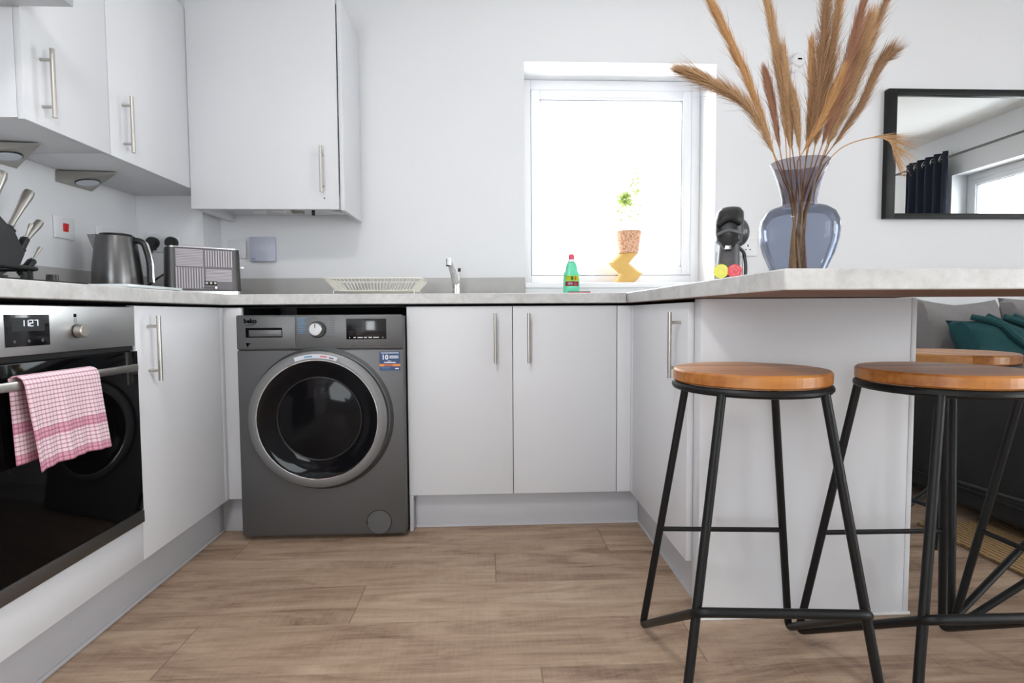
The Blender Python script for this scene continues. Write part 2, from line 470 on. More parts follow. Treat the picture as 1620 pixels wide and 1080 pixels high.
FACE_X = Euler((PI / 2, 0, PI / 2))         # text on a face looking towards +x

# ------------------------------------------------------------------ the room
XR, YR, YB, XL, ZC = 5.10, -4.20, 0.62, -0.58, 2.40
bm = BM(); box(bm, XL - .1, XR + .1, YR - .1, YB + .2, -0.1, 0); struct('floor', bm, 'floor')
bm = BM(); box(bm, XL - .3, XR + .3, YR - .3, YB + .3, ZC, ZC + .1); struct('ceiling', bm, 'ceiling')

cl = thing('added_lamp_fitting', 'added round flush ceiling light, out of view, brightening the kitchen floor', 'ceiling light', (0.55, -1.75, 2.33))  # unseen fitting added to carry the fill lamp
bm = BM(); lathe(bm, [(0, 2.3995), (.19, 2.3995), (.19, 2.345), (.18, 2.335), (0, 2.335)], 0.55, -1.75, 40); obj('fitting', bm, 'white_plastic', cl)

def wall_holes(name, axis, c0, c1, u0, u1, holes, z1=ZC):
    """wall slab between c0 and c1 on the axis, u along it, rectangular holes (u0,u1,z0,z1)"""
    bm = BM(); us = sorted({u0, u1} | {h[0] for h in holes} | {h[1] for h in holes})
    for a, b in zip(us[:-1], us[1:]):
        zs = [(0, z1)]
        for h in holes:
            if h[0] <= a and b <= h[1]:
                zs = [(0, h[2]), (h[3], z1)]
        for p, q in zs:
            if q - p < 1e-6: continue
            if axis == 'y': box(bm, a, b, c0, c1, p, q)
            else: box(bm, c0, c1, a, b, p, q)
    bmesh.ops.remove_doubles(bm, verts=bm.verts[:], dist=1e-5)
    # drop faces shared by two neighbouring blocks
    seen = {}
    for f in bm.faces: seen.setdefault(tuple(sorted(v.index for v in f.verts)) if False else tuple(round(x, 4) for x in f.calc_center_median()), []).append(f)
    kill = [f for fs in seen.values() if len(fs) > 1 for f in fs]
    bmesh.ops.delete(bm, geom=kill, context='FACES')
    return struct(name, bm, 'wall')

KW = (1.164, 2.107, 0.958, 2.045)     # kitchen window hole
RWIN = (-1.48, -0.42, 0.90, 2.03)      # living-room window hole (y range)
wall_holes('wall_back', 'y', YB, YB + .30, XL - .3, XR + .3, [KW])
wall_holes('wall_right', 'x', XR, XR + .30, YR - .3, YB, [RWIN, (-4.05, -2.25, 0.04, 2.28)])
wall_holes('wall_rear', 'y', YR - .30, YR, XL - .3, XR, [(-0.50, 0.45, 0.40, 2.08)])
bm = BM(); box(bm, XL - .3, XL, YR, YB, 0, ZC); struct('wall_left', bm, 'wall')
bm = BM(); box(bm, XL + .001, -0.29, 0.452, YB - .001, 0.0, ZC - .001); struct('trim_1', bm, 'wall')      # pipe boxing in the corner
bm = BM(); box(bm, 2.16, XR - .001, YB - .015, YB - .001, 0.001, 0.10, .003); struct('baseboard_back', bm, 'upvc')
bm = BM(); box(bm, XR - .015, XR - .001, YR + .02, YB - .02, 0.001, 0.10, .003); struct('baseboard_right', bm, 'upvc')

def window(name, axis, face, u0, u1, z0, z1, depth_dir, fw=.047, sw=.045, vent=None, mull=None):
    """frame whose inner face lies at 'face' and runs 0.07 in depth_dir"""
    def bx(bm, a, b, c, d, e, f, bev=.003):
        lo, hi = sorted((face + depth_dir * c, face + depth_dir * d))
        if axis == 'y': box(bm, a, b, lo, hi, e, f, bev)
        else: box(bm, lo, hi, a, b, e, f, bev)
    bm = BM(); e = .0015
    bx(bm, u0 + e, u0 + fw, 0, .07, z0 + e, z1 - e); bx(bm, u1 - fw, u1 - e, 0, .07, z0 + e, z1 - e)
    bx(bm, u0 + fw, u1 - fw, 0, .07, z1 - fw - .006, z1 - e); bx(bm, u0 + fw, u1 - fw, 0, .07, z0 + e, z0 + fw)
    fr = obj(name, bm, 'upvc'); fr['kind'] = 'structure'
    cells = [(u0 + fw, u1 - fw)] if not mull else [(u0 + fw, mull - .02), (mull + .02, u1 - fw)]
    for (a, b) in cells:
        zz0, zz1 = z0 + fw - .004, z1 - fw - .006
        a += .002; b -= .002; zz0 += .006; zz1 -= .002
        bm = BM()
        bx(bm, a, a + sw, -.006, .05, zz0, zz1); bx(bm, b - sw, b, -.006, .05, zz0, zz1)
        bx(bm, a + sw, b - sw, -.006, .05, zz1 - sw, zz1); bx(bm, a + sw, b - sw, -.006, .05, zz0, zz0 + sw)
        s = obj('sash', bm, 'upvc', fr)
        bm = BM(); g = .004
        bx(bm, a + sw, a + sw + g, .004, .03, zz0 + sw, zz1 - sw, 0); bx(bm, b - sw - g, b - sw, .004, .03, zz0 + sw, zz1 - sw, 0)
        bx(bm, a + sw, b - sw, .004, .03, zz1 - sw - g, zz1 - sw, 0); bx(bm, a + sw, b - sw, .004, .03, zz0 + sw, zz0 + sw + g, 0)
        obj('gasket', bm, 'gasket', s)
        bm = BM(); bx(bm, a + sw - .005, b - sw + .005, .020, .024, zz0 + sw - .005, zz1 - sw + .005, 0)
        obj('glass_pane', bm, 'pane', s)
    if mull:
        bm = BM(); bx(bm, mull - .02, mull + .02, 0, .07, z0 + fw, z1 - fw); obj('mullion', bm, 'upvc', fr)
    return fr

w1 = window('window_1', 'y', 0.82, KW[0], KW[1], 0.985, KW[3], 1)
bm = BM(); box(bm, 1.405, 1.845, 0.806, 0.8215, 1.957, 1.974, .003); box(bm, 1.43, 1.82, 0.803, 0.807, 1.960, 1.966, .001)
obj('trickle_vent', bm, 'upvc', w1)
bm = BM(); box(bm, KW[0] + .001, KW[1] - .001, YB - .012, 0.92, 0.9585, 0.9845, .003); struct('trim_2', bm, 'upvc')   # window sill board
window('window_2', 'x', XR + .14, RWIN[0], RWIN[1], RWIN[2], RWIN[3], 1, mull=None)
window('added_side_window', 'x', XR + .14, -4.05, -2.25, .04, 2.28, 1, mull=-3.1)  # unseen side window, added to light the left cabinets
window('window_3', 'y', YR - .14, -.50, .45, .40, 2.08, -1)  # unseen rear window, added for light; its place follows the bar's shadow

# pale rendered neighbouring wall seen in the mirror through the living-room window
bm = BM(); box(bm, 6.9, 7.2, -2.35, -1.62, -0.2, 2.6)
tag(obj('outside_pillar', bm, mat('pale_brick', srgb(206, 186, 170), .9, noise=.1, nscale=20)), 'pale brick pillar outside the living room window, reflected in the mirror', 'pillar')

# curtain and pole by the living-room window (seen in the mirror)
cur = thing('curtain', 'navy eyelet curtain hanging beside the living room window, reflected in the mirror', 'curtain', (4.98, -1.6, 0.02))
bm = BM(); rows = []
N_ = 96
for zi, z in enumerate((0.03, 0.7, 1.4, 2.0, 2.225)):
    row = []
    for i in range(N_ + 1):
        t = i / N_
        y = -1.88 + t * .48
        x = 4.99 + 0.032 * math.sin(t * 2 * PI * 5) * (1 - .2 * (z / 2.3))
        row.append(bm.verts.new((x, y, z)))
    rows.append(row)
for A, B in zip(rows[:-1], rows[1:]):
    for i in range(N_):
        f = bm.faces.new((A[i], A[i + 1], B[i + 1], B[i])); f.smooth = True
o = obj('curtain_fabric', bm, 'navy', cur, fix=False)
md = o.modifiers.new('thick', 'SOLIDIFY'); md.thickness = .003
for k in range(10):
    y = -1.856 + k * .048
    bm = BM(); tube(bm, [(4.99, y, 2.20) + Vector((0, 0, 0)) if False else (4.99 + .021 * math.cos(a), y + .004 * math.sin(a), 2.17 + .026 * math.sin(a)) for a in [2 * PI * j / 16 for j in range(16)]], .004, 6, closed=True)
    obj('eyelet', bm, 'chrome', cur)
cp = thing('curtain_pole', 'thin steel curtain pole above the living room window, reflected in the mirror', 'curtain pole', (4.99, -2.05, 2.17))
bm = BM(); tube(bm, [(4.99, -2.05, 2.17), (4.99, .02, 2.17)], .010, 12); obj('pole', bm, mat('dark_steel_pole', (.14, .14, .14, 1), .5, .6), cp)
for y in (-2.02, -.02):
    bm = BM(); tube(bm, [(4.99, y, 2.17), (XR - .001, y, 2.17)], .007, 10); tube(bm, [(XR - .012, y, 2.17), (XR - .001, y, 2.17)], .022, 16); obj('bracket', bm, 'steel', cp)

# ------------------------------------------------------------------ worktops
WT, WB = 0.911, 0.872
bm = BM(); prism(bm, [(XL + .002, -1.95), (0.02, -1.95), (0.02, -0.02), (1.507, -0.02), (1.507, YB - .002), (-0.288, YB - .002), (-0.288, 0.450), (XL + .002, 0.450)], WB, WT)
tag(obj('worktop', bm, 'stone', bevel=.003), 'L-shaped pale concrete-look worktop over the oven, washing machine and sink cabinet', 'worktop')
bm = BM(); prism(bm, [(1.5085, -1.13), (2.95, -1.13), (2.95, -0.64), (2.136, -0.64), (2.136, YB - .002), (1.5085, YB - .002)], WB, WT, mi_bottom=1)
bb = tag(obj('breakfast_bar_top', bm, ['stone', 'chip'], bevel=.003), 'pale concrete-look breakfast bar top overhanging the stools, with the vase on it', 'worktop')
# steel leg carrying the far end of the bar
bl = thing('support_post', 'black steel support post under the far end of the breakfast bar', 'table leg', (2.80, -.89, 0))
bm = BM(); tube(bm, [(2.80, -.89, .004), (2.80, -.89, WB - .001)], .03, 20); obj('post', bm, 'black_metal', bl)
bm = BM(); tube(bm, [(2.80, -.89, .0), (2.80, -.89, .012)], .05, 20); obj('foot', bm, 'black_metal', bl)

# upstands (splashback strips)
UH = 1.0098
up_l = 'grey stone-look upstand along the left wall behind the kettle'
bm = BM(); box(bm, XL + .001, XL + .013, -1.95, 0.437, WT, UH, .001); tag(obj('upstand', bm, mat('upstand_laminate', srgb(176, 174, 172), .4, noise=.06, nscale=25)), up_l, 'upstand')
UM = bpy.data.materials['upstand_laminate']
bm = BM(); box(bm, XL + .002, -0.279, 0.4385, 0.451, WT, UH, .001); tag(obj('upstand', bm, UM), 'short grey stone-look upstand on the corner boxing behind the toaster', 'upstand')
bm = BM(); box(bm, -0.277, 1.164, YB - .013, YB - .001, WT, UH, .001); tag(obj('upstand', bm, UM), 'long grey stone-look upstand on the back wall behind the dish rack and tap', 'upstand')

# ------------------------------------------------------------------ handles
def bar_handle(parent, p, axis_out, L=.188, r=.006, off=.032, post=.128):
    """vertical T-bar handle: p = centre on the door face, axis_out = unit vector away from the door"""
    p = Vector(p); d = Vector(axis_out)
    bm = BM(); c = p + d * off
    tube(bm, [c - Vector((0, 0, L / 2)), c + Vector((0, 0, L / 2))], r, 12)
    for s in (-1, 1):
        q = p + Vector((0, 0, s * post / 2)); tube(bm, [q + d * .0005, q + d * off], r * .75, 10)
    return obj('handle', bm, 'steel', parent)

ZT, ZB = 0.865, 0.141
# --- left run: door unit beside the oven
u = thing('base_cabinet', 'light grey single-door base cabinet between the oven and the washing machine', 'cabinet', (-.28, -.26, 0))
bm = BM(); box(bm, XL + .01, -.020, -.512, -.004, ZB, ZT - .002); obj('carcass', bm, 'cab', u)
bm = BM(); box(bm, -.018, 0, -.5125, -.030, ZB, ZT - .003, .0012); d = obj('door', bm, 'cab', u); bar_handle(d, (0, -.456, .740), (1, 0, 0))
bm = BM(); box(bm, -.018, 0, -.0275, .0, ZB, ZT - .003, .001); box(bm, -.018, .066, .0, .018, ZB, ZT - .003, .001); obj('corner_post', bm, 'cab', u)
bm = BM(); box(bm, -.50, .045, .020, .44, .152, ZT - .003); obj('corner_carcass', bm, 'void', u)
# --- oven housing
u = thing('oven_housing', 'light grey cabinet panel below the built-in oven', 'cabinet', (-.28, -.815, 0))
bm = BM(); box(bm, -.018, 0, -1.112, -.5155, ZB, .250, .0012); obj('panel', bm, 'cab', u)
bm = BM(); box(bm, XL + .01, -.020, -.5175, -.5140, ZB, ZT - .002); box(bm, XL + .01, -.020, -1.112, -1.098, ZB, ZT - .002); box(bm, XL + .01, -.020, -1.098, -.5175, .225, .243); obj('carcass', bm, 'void', u)
# --- plinths
bm = BM(); box(bm, -.060, -.044, -1.95, .044, .001, .150, .001); box(bm, -.060, .062, .044, .060, .001, .150, .001)
box(bm, -.045, -.041, -1.95, .042, .001, .012); tag(obj('plinth', bm, 'plinth'), 'grey plinth board at the floor under the oven and left cabinets', 'plinth')
bm = BM(); box(bm, .676, 1.5724, .044, .060, .001, .150, .001); box(bm, .676, 1.5724, .040, .044, .001, .010)
box(bm, .676, .690, .0, .044, .001, .140, .001)
tag(obj('plinth', bm, 'plinth'), 'grey plinth board at the floor under the two-door sink cabinet', 'plinth')
bm = BM(); box(bm, 1.5735, 1.5885, -.635, .058, .001, .150, .001); box(bm, 1.5695, 1.5735, -.635, .038, .001, .010)
tag(obj('plinth', bm, 'plinth'), 'grey plinth board at the floor under the peninsula cabinet door', 'plinth')
# --- sink cabinet
u = thing('base_cabinet', 'light grey two-door base cabinet under the sink, right of the washing machine', 'cabinet', (1.074, .30, 0))
bm = BM(); box(bm, .676, .690, .020, .60, .150, ZT - .002); box(bm, .691, 1.472, .020, .60, ZB, ZT - .002); obj('carcass', bm, 'cab', u)
bm = BM(); box(bm, .6755, 1.0728, .0, .018, ZB, ZT - .003, .0012); d = obj('door', bm, 'cab', u); bar_handle(d, (1.008, 0, .742), (0, -1, 0))
bm = BM(); box(bm, 1.0758, 1.4735, .0, .018, ZB, ZT - .003, .0012); d = obj('door', bm, 'cab', u); bar_handle(d, (1.134, 0, .742), (0, -1, 0))
# --- peninsula cabinet
u = thing('base_cabinet', 'light grey peninsula base cabinet whose single door faces the oven', 'cabinet', (1.83, -.30, 0))
bm = BM(); box(bm, 1.549, 2.117, -.606, .60, ZB, ZT - .002); obj('carcass', bm, 'cab', u)
bm = BM(); box(bm, 1.4765, 1.5287, .0, .018, ZB, ZT - .003, .001); box(bm, 1.5287, 1.547, -.026, .018, ZB, ZT - .003, .001); obj('corner_post', bm, 'cab', u)
bm = BM(); box(bm, 1.5287, 1.5467, -.604, -.029, ZB, ZT - .003, .0012); d = obj('door', bm, 'cab', u); bar_handle(d, (1.5287, -.547, .742), (-1, 0, 0))
bm = BM(); box(bm, 1.545, 2.1185, -.655, -.608, .001, ZT + .005, .0012); e = obj('end_panel', bm, 'cab', u)
bm = BM(); box(bm, 1.541, 2.136, -.661, -.6555, .0008, .009, .001); box(bm, 1.540, 1.5445, -.661, -.608, .0008, .009, .001); obj('sealant_strip', bm, 'cream_bead', e)
bm = BM(); box(bm, 2.1195, 2.134, -.655, .60, .001, ZT + .005, .0012); obj('back_panel', bm, 'cab', u)

# ------------------------------------------------------------------ wall cabinets
u = thing('wall_cabinet', 'light grey wall cabinet nearest the cooker hood, narrow door with steel handle', 'cabinet', (-.42, -.37, 1.365))
bm = BM(); box(bm, XL + .002, -.269, -.5345, -.2005, 1.366, 2.09, .001); obj('carcass', bm, ['cab'], u)
bm = BM(); box(bm, -.268, -.25, -.5345, -.2005, 1.362, 2.09, .0012); d = obj('door', bm, 'cab', u); bar_handle(d, (-.25, -.472, 1.480), (1, 0, 0))
u = thing('wall_cabinet', 'light grey wall cabinet in the corner between the narrow one and the boiler cupboard', 'cabinet', (-.42, .06, 1.365))
bm = BM(); box(bm, XL + .002, -.269, -.1975, .449, 1.366, 2.09, .001); box(bm, -.268, -.250, .281, .449, 1.366, 2.09, .001); obj('carcass', bm, ['cab'], u)
bm = BM(); box(bm, -.268, -.25, -.1975, .2795, 1.362, 2.09, .0012); d = obj('door', bm, 'cab', u); bar_handle(d, (-.25, -.132, 1.482), (1, 0, 0))
u = thing('wall_cabinet', 'large light grey boiler cupboard on the back wall with one wide door', 'cabinet', (.07, .45, 1.277))
bm = BM()
box(bm, -.2480, -.220, .2995, YB - .002, 1.280, 2.142, .001); box(bm, .360, .378, .2995, YB - .002, 1.277, 2.142, .001)
box(bm, -.219, .359, .300, YB - .003, 2.124, 2.141); box(bm, -.219, .359, .302, YB - .003, 1.312, 1.328); obj('carcass', bm, 'cab', u)
bm = BM(); box(bm, -.2480, .357, .280, .298, 1.277, 2.142, .0012); d = obj('door', bm, 'cab', u); bar_handle(d, (.296, .280, 1.436), (0, -1, 0), L=.19)
bm = BM(); tube(bm, [(.300, .2795, 1.322), (.300, .279, 1.322)], .003, 10); obj('lock_hole', bm, 'black_print', d)
for k, (x, y, r, m) in enumerate(((-.04, .40, .014, 'white_plastic'), (.05, .38, .012, 'white_plastic'), (.12, .42, .010, 'steel'), (.215, .40, .007, 'black_plastic'), (.30, .41, .012, 'white_plastic'))):
    bm = BM(); tube(bm, [(x, y, 1.30 if k != 3 else 1.272), (x, y, 1.3115)], r, 14)
    if k != 3: tube(bm, rounded([(x, y, 1.300), (x, y, 1.290), (x + .05, y, 1.288)], .01, 3), r * .8, 10)
    obj('pipe', bm, m, u)

# ------------------------------------------------------------------ under-cabinet wedge lights
def wedge_light(dy, label):
    t = thing('under_cabinet_light', label, 'light', (-.50, .08 + dy, 1.3615), group='steel wedge lights under the wall cabinets')
    z = 1.3615
    A, D, Cc, Cb, B = (-.578, .0 + dy, z), (-.578, .0 + dy, 1.322), (-.578, .18 + dy, z), (-.578, .18 + dy, 1.325), (-.378, .025 + dy, z)
    B2 = (-.378, .025 + dy, z - .004)
    bm = BM(); v = [bm.verts.new(p) for p in (A, D, Cc, Cb, B, B2)]
    for f in ((0, 1, 5, 4), (1, 3, 5), (3, 2, 4, 5), (0, 4, 2), (0, 2, 3, 1)): bm.faces.new([v[i] for i in f])
    obj('housing', bm, mat('satin_nickel', (.36, .34, .31, 1), .4, .9), t)
    Dv, Cv, Bv = Vector(D), Vector(Cb), Vector(B2)
    n = (Cv - Dv).cross(Bv - Dv).normalized()
    if n.z > 0: n = -n
    c = Dv * .36 + Cv * .30 + Bv * .34
    bm = BM(); tube(bm, [c - n * .002, c + n * .003], .040, 32); obj('rim', bm, 'black_plastic', t)
    bm = BM(); tube(bm, [c, c + n * .0045], .036, 32); obj('lens', bm, 'lamp_glass', t)
wedge_light(0.0, 'triangular steel light under the corner wall cabinet, above the kettle')
wedge_light(-0.345, 'triangular steel light at the left edge, above the knife block')

# ------------------------------------------------------------------ cooker hood
u = thing('cooker_hood', 'stainless steel cooker hood at the top left above the gas hob', 'cooker hood', (-.34, -.83, 1.65))
bm = BM(); box(bm, XL + .002, -.108, -1.13, -.537, 1.652, 1.69, .002)
for a, b, c, dd in ((-.56, -.14, -1.1, -.56),):
    v0 = [bm.verts.new(p) for p in ((XL + .002, -1.10, 1.69), (-.13, -1.10, 1.69), (-.13, -.57, 1.69), (XL + .002, -.57, 1.69))]
    v1 = [bm.verts.new(p) for p in ((XL + .002, -.95, 1.86), (-.36, -.95, 1.86), (-.36, -.71, 1.86), (XL + .002, -.71, 1.86))]
    for i in range(4): bm.faces.new((v0[i], v0[(i + 1) % 4], v1[(i + 1) % 4], v1[i]))
    bm.faces.new(v1)
obj('canopy', bm, 'steel_panel', u)
bm = BM(); box(bm, XL + .003, -.36, -.95, -.71, 1.86, ZC - .002); obj('chimney', bm, 'steel_panel', u)
bm = BM()
box(bm, -.52, -.16, -1.08, -.85, 1.644, 1.651, .002); box(bm, -.52, -.16, -.82, -.60, 1.644, 1.651, .002)
obj('filter', bm, mat('hood_filter_mesh', (.35, .36, .36, 1), .45, .9), u)

# ------------------------------------------------------------------ oven
ov = thing('oven', 'built-in oven with steel control panel, black glass door and clock reading 11:27', 'oven', (-.25, -.815, .25))
bm = BM(); box(bm, -.55, .004, -1.096, -.5185, .252, .86); obj('body', bm, 'void', ov)
bm = BM(); box(bm, .004, .016, -1.112, -.5165, .752, .858, .0015); cpn = obj('control_panel', bm, 'steel_panel', ov)
bm = BM(); box(bm, .016, .0172, -.926, -.812, .771, .838, .0004); dsp = obj('display', bm, 'screen', cpn)
bm = BM(); box(bm, .0172, .0175, -.910, -.826, .803, .832); obj('display_window', bm, 'led_dim', dsp)
SEG = {'1': 'bc', '2': 'abged', '7': 'abc'}
bm = BM()
def seg7(bm, ch, y, z, wd, h, x=.0177, th=.0014):
    P = {'a': (0, h, wd, h), 'g': (0, h / 2, wd, h / 2), 'd': (0, 0, wd, 0), 'b': (wd, h / 2, wd, h), 'c': (wd, 0, wd, h / 2), 'f': (0, h / 2, 0, h), 'e': (0, 0, 0, h / 2)}
    for s in SEG[ch]:
        a0, b0, a1, b1 = P[s]
        box(bm, x, x + .0004, y + min(a0, a1) - th / 2, y + max(a0, a1) + th / 2, z + min(b0, b1) - th / 2 + .0006 * (b0 != b1), z + max(b0, b1) + th / 2 - .0006 * (b0 != b1))
for ch, y in (('1', -.888), ('1', -.8775), ('2', -.8655), ('7', -.8525)):
    seg7(bm, ch, y, .814, .0080, .0125)
obj('clock_digits', bm, 'led', dsp)
for y in (-.905, -.869, -.833):
    bm = BM(); tube(bm, [(.0173, y, .782), (.0177, y, .782)], .0035, 16); obj('touch_mark', bm, 'grey_print', dsp)
def knob_x(parent, y, z, r=.0155):
    bm = BM(); tube(bm, [(.016, y, z), (.018, y, z)], r + .0015, 32); k0 = obj('knob', bm, 'black_plastic', parent)
    bm = BM(); tube(bm, [(.018, y, z), (.034, y, z), (.036, y, z)], r, 32, radii=[r, r, r - .002]); obj('knob_cap', bm, 'steel', k0)
knob_x(cpn, -.729, .799); knob_x(cpn, -1.005, .799)
bm = BM(); box(bm, .016, .0163, -.738, -.729, .832, .840); obj('panel_mark', bm, 'black_print', cpn)
bm = BM()
for i in range(3):
    box(bm, .016, .0163, -.7375, -.7335, .827 - i * .004, .8288 - i * .004); box(bm, .016, .0163, -.732, -.7285, .827 - i * .004, .8288 - i * .004)
obj('dial_print', bm, 'grey_print', cpn)
bm = BM(); box(bm, .002, .010, -1.110, -.5185, .739, .7515); obj('vent_slot', bm, 'void', ov)
bm = BM(); box(bm, .0005, .022, -1.112, -.5165, .290, .737, .0015); dr = obj('door', bm, 'black_gloss', ov)
bm = BM(); box(bm, .0005, .024, -1.112, -.5165, .254, .289, .0015); obj('door_trim', bm, mat('dark_steel_trim', (.16, .155, .15, 1), .4, .9), ov)
bm = BM(); box(bm, .048, .058, -1.075, -.571, .686, .705, .003)
for y in (-1.05, -.60): box(bm, .0225, .050, y - .008, y + .008, .689, .702, .002)
obj('door_handle', bm, 'steel', dr)

ov.location.x -= .015      # oven front flush with the cabinet doors
# towel over the oven handle
def towel():
    bm = BM(); uvl = bm.loops.layers.uv.new('UVMap')
    x_in, x_out, zt = .041, .0625, .7085
    def flap(front):
        nu, nv = 44, 40
        grid = []
        for j in range(nv + 1):
            v = j / nv     # 0 top .. 1 hem
            row = []
            for i in range(nu + 1):
                u_ = i / nu
                if front:
                    y0 = -.946 + .024 * v; y1 = -.735 + .032 * v
                    zb = .512 + .006 * math.sin(3 * u_)
                    fold = .006 * math.sin(u_ * 15 + 1.2) * v + .004 * math.sin(u_ * 31 + v * 2) * v 
                    x = x_out + .003 + fold * .8
                    L_ = .200
                else:
                    y0 = -.948 + .010 * v; y1 = -.745 + .0 * v
                    zb = .530
                    fold = .003 * math.sin(u_ * 13 + .4) * v
                    x = x_in - .004 + fold - .002 * v
                    L_ = .185
                z = zt + (zb - zt) * v
                if v < .06 and front: x -= .004 * (1 - v / .06)
                row.append((bm.verts.new((x, y0 + (y1 - y0) * u_, z)), u_ * .215, (1 - v) * L_))
            grid.append(row)
        for A, B in zip(grid[:-1], grid[1:]):
            for i in range(nu):
                q = (A[i], A[i + 1], B[i + 1], B[i])
                f = bm.faces.new([k[0] for k in q]); f.smooth = True
                for lp, k in zip(f.loops, q): lp[uvl].uv = (k[1], k[2])
        return grid
    g1 = flap(True); g2 = flap(False)
    # over the bar
    prev = g1[0]; nseg = 6
    for s in range(1, nseg + 1):
        t = s / nseg; cur_ = []
        for i, (a, b) in enumerate(zip(g1[0], g2[0])):
            if s == nseg: cur_.append((b[0], a[1], .2 + .02)); continue
            p = a[0].co.lerp(b[0].co, t); p.z += .006 * math.sin(PI * t)
            cur_.append((bm.verts.new(p), a[1], .2 + .02 * t))
        for i in range(len(prev) - 1):
            q = (prev[i], prev[i + 1], cur_[i + 1], cur_[i])
            f = bm.faces.new([k[0] for k in q]); f.smooth = True
            for lp, k in zip(f.loops, q): lp[uvl].uv = (k[1], k[2])
        prev = cur_
    o = obj('tea_towel', bm, 'towel')
    md = o.modifiers.new('thick', 'SOLIDIFY'); md.thickness = .0022; md.offset = 0
    o.location.x = -.015
    return tag(o, 'pink and white checked tea towel folded over the oven door handle', 'tea towel')
towel()

# ------------------------------------------------------------------ gas hob
hb = thing('gas_hob', 'black gas hob set in the worktop above the oven', 'hob', (-.31, -.815, WT + .0005))
bm = BM(); box(bm, -.545, -.055, -1.17, -.605, WT + .0005, WT + .009, .002); obj('hob_plate', bm, 'black_gloss', hb)
for (x, y, r) in ((-.43, -.80, .045), (-.19, -.80, .033), (-.43, -1.04, .033), (-.19, -1.04, .05)):
    bm = BM(); lathe(bm, [(0, WT + .009), (r, WT + .009), (r, WT + .018), (r * .8, WT + .024), (0, WT + .024)], x, y, 24); obj('burner', bm, 'black_plastic', hb)
for y0, y1 in ((-.925, -.715), (-1.15, -.935)):
    bm = BM(); z = WT + .036; ym = (y0 + y1) / 2
    tube(bm, rounded([(-.52, y0 + .012, z), (-.085, y0 + .012, z), (-.085, y1, z), (-.52, y1, z)], .03, 4, True), .0055, 8, closed=True)
    for x in (-.43, -.19): tube(bm, [(x, y0 + .012, z), (x, y1, z)], .005, 8)
    tube(bm, [(-.52, ym, z), (-.085, ym, z)], .005, 8)
    for x in (-.50, -.105):
        for y in (y0 + .02, y1 - .008): tube(bm, [(x, y, WT + .009), (x, y, z)], .005, 8)
    obj('pan_support', bm, 'black_metal', hb)
for i in range(4):
    x = -.30 + i * .062
    bm = BM(); tube(bm, [(x, -.645, WT + .009), (x, -.645, WT + .028)], .013, 20, radii=[.014, .012]); obj('control_knob', bm, 'black_plastic', hb)

# ------------------------------------------------------------------ knife block and knives
kb = thing('knife_block', 'slanted black knife block behind the hob at the left wall', 'knife block', (-.46, -.43, WT))
bm = BM()
prof = [(-.62, WT + .001), (-.52, WT + .001), (-.385, .990), (-.368, 1.022), (-.398, 1.080), (-.455, 1.128), (-.475, 1.128), (-.62, .985)]
a = [bm.verts.new((-.50, y, z)) for y, z in prof]; b = [bm.verts.new((-.40, y, z)) for y, z in prof]
bm.faces.new(a); bm.faces.new(list(reversed(b)))
for i in range(len(prof)): bm.faces.new((a[i], b[i], b[(i + 1) % len(prof)], a[(i + 1) % len(prof)]))
bm.normal_update()
obj('block', bm, 'black_plastic', kb, bevel=.003)
for p0, p1 in (((-.445, -.447, 1.085), (-.445, -.424, 1.148)), ((-.445, -.400, 1.045), (-.445, -.364, 1.101)), ((-.445, -.365, 1.008), (-.445, -.329, 1.048)), ((-.415, -.390, 1.000), (-.415, -.347, 1.071)), ((-.415, -.370, .960), (-.415, -.325, 1.006))):
    a_ = Vector(p0); b_ = Vector(p1); bm = BM()
    xbox(bm, Matrix.Translation((a_ + b_) / 2) @ Vector((0, 0, 1)).rotation_difference((b_ - a_).normalized()).to_matrix().to_4x4(), .020, .030 if p0[0] < -.43 else .016, (b_ - a_).length, .002)
    obj('sheath', bm, 'black_plastic', kb)
def knife(base, tip, r, label):
    base = Vector(base); tip = Vector(tip); d = (tip - base)
    t = thing('knife', label, 'knife', base, group='steel-handled knives in the knife block')
    bm = BM(); pts = [base + d * k for k in (0, .15, .5, .85, .97, 1.0)]
    tube(bm, pts, r, 14, radii=[r * .55, r * .5, r * .66, r * .95, r * .85, r * .35]); obj('handle', bm, 'steel', t)
    bm = BM(); n = d.normalized(); q = base - n * .005
    xbox(bm, Matrix.Translation(q) @ Vector((0, 0, 1)).rotation_difference(n).to_matrix().to_4x4(), .010, .014, .012, .001); obj('bolster', bm, 'chrome', t)
    return t
KX = -.445
knife((KX, -.424, 1.148), (KX, -.384, 1.262), .019, 'largest steel knife handle, cut by the left edge of the photo')
knife((KX, -.362, 1.105), (KX, -.283, 1.226), .016, 'tall steel knife handle in the middle of the block')
knife((KX, -.325, 1.052), (KX, -.250, 1.138), .013, 'lower steel knife handle leaning furthest right')
knife((KX + .03, -.345, 1.075), (KX + .03, -.322, 1.118), .007, 'short steel knife end low between the two long handles')
knife((KX + .03, -.322, 1.010), (KX + .03, -.293, 1.050), .006, 'smallest steel knife end at the bottom of the block')

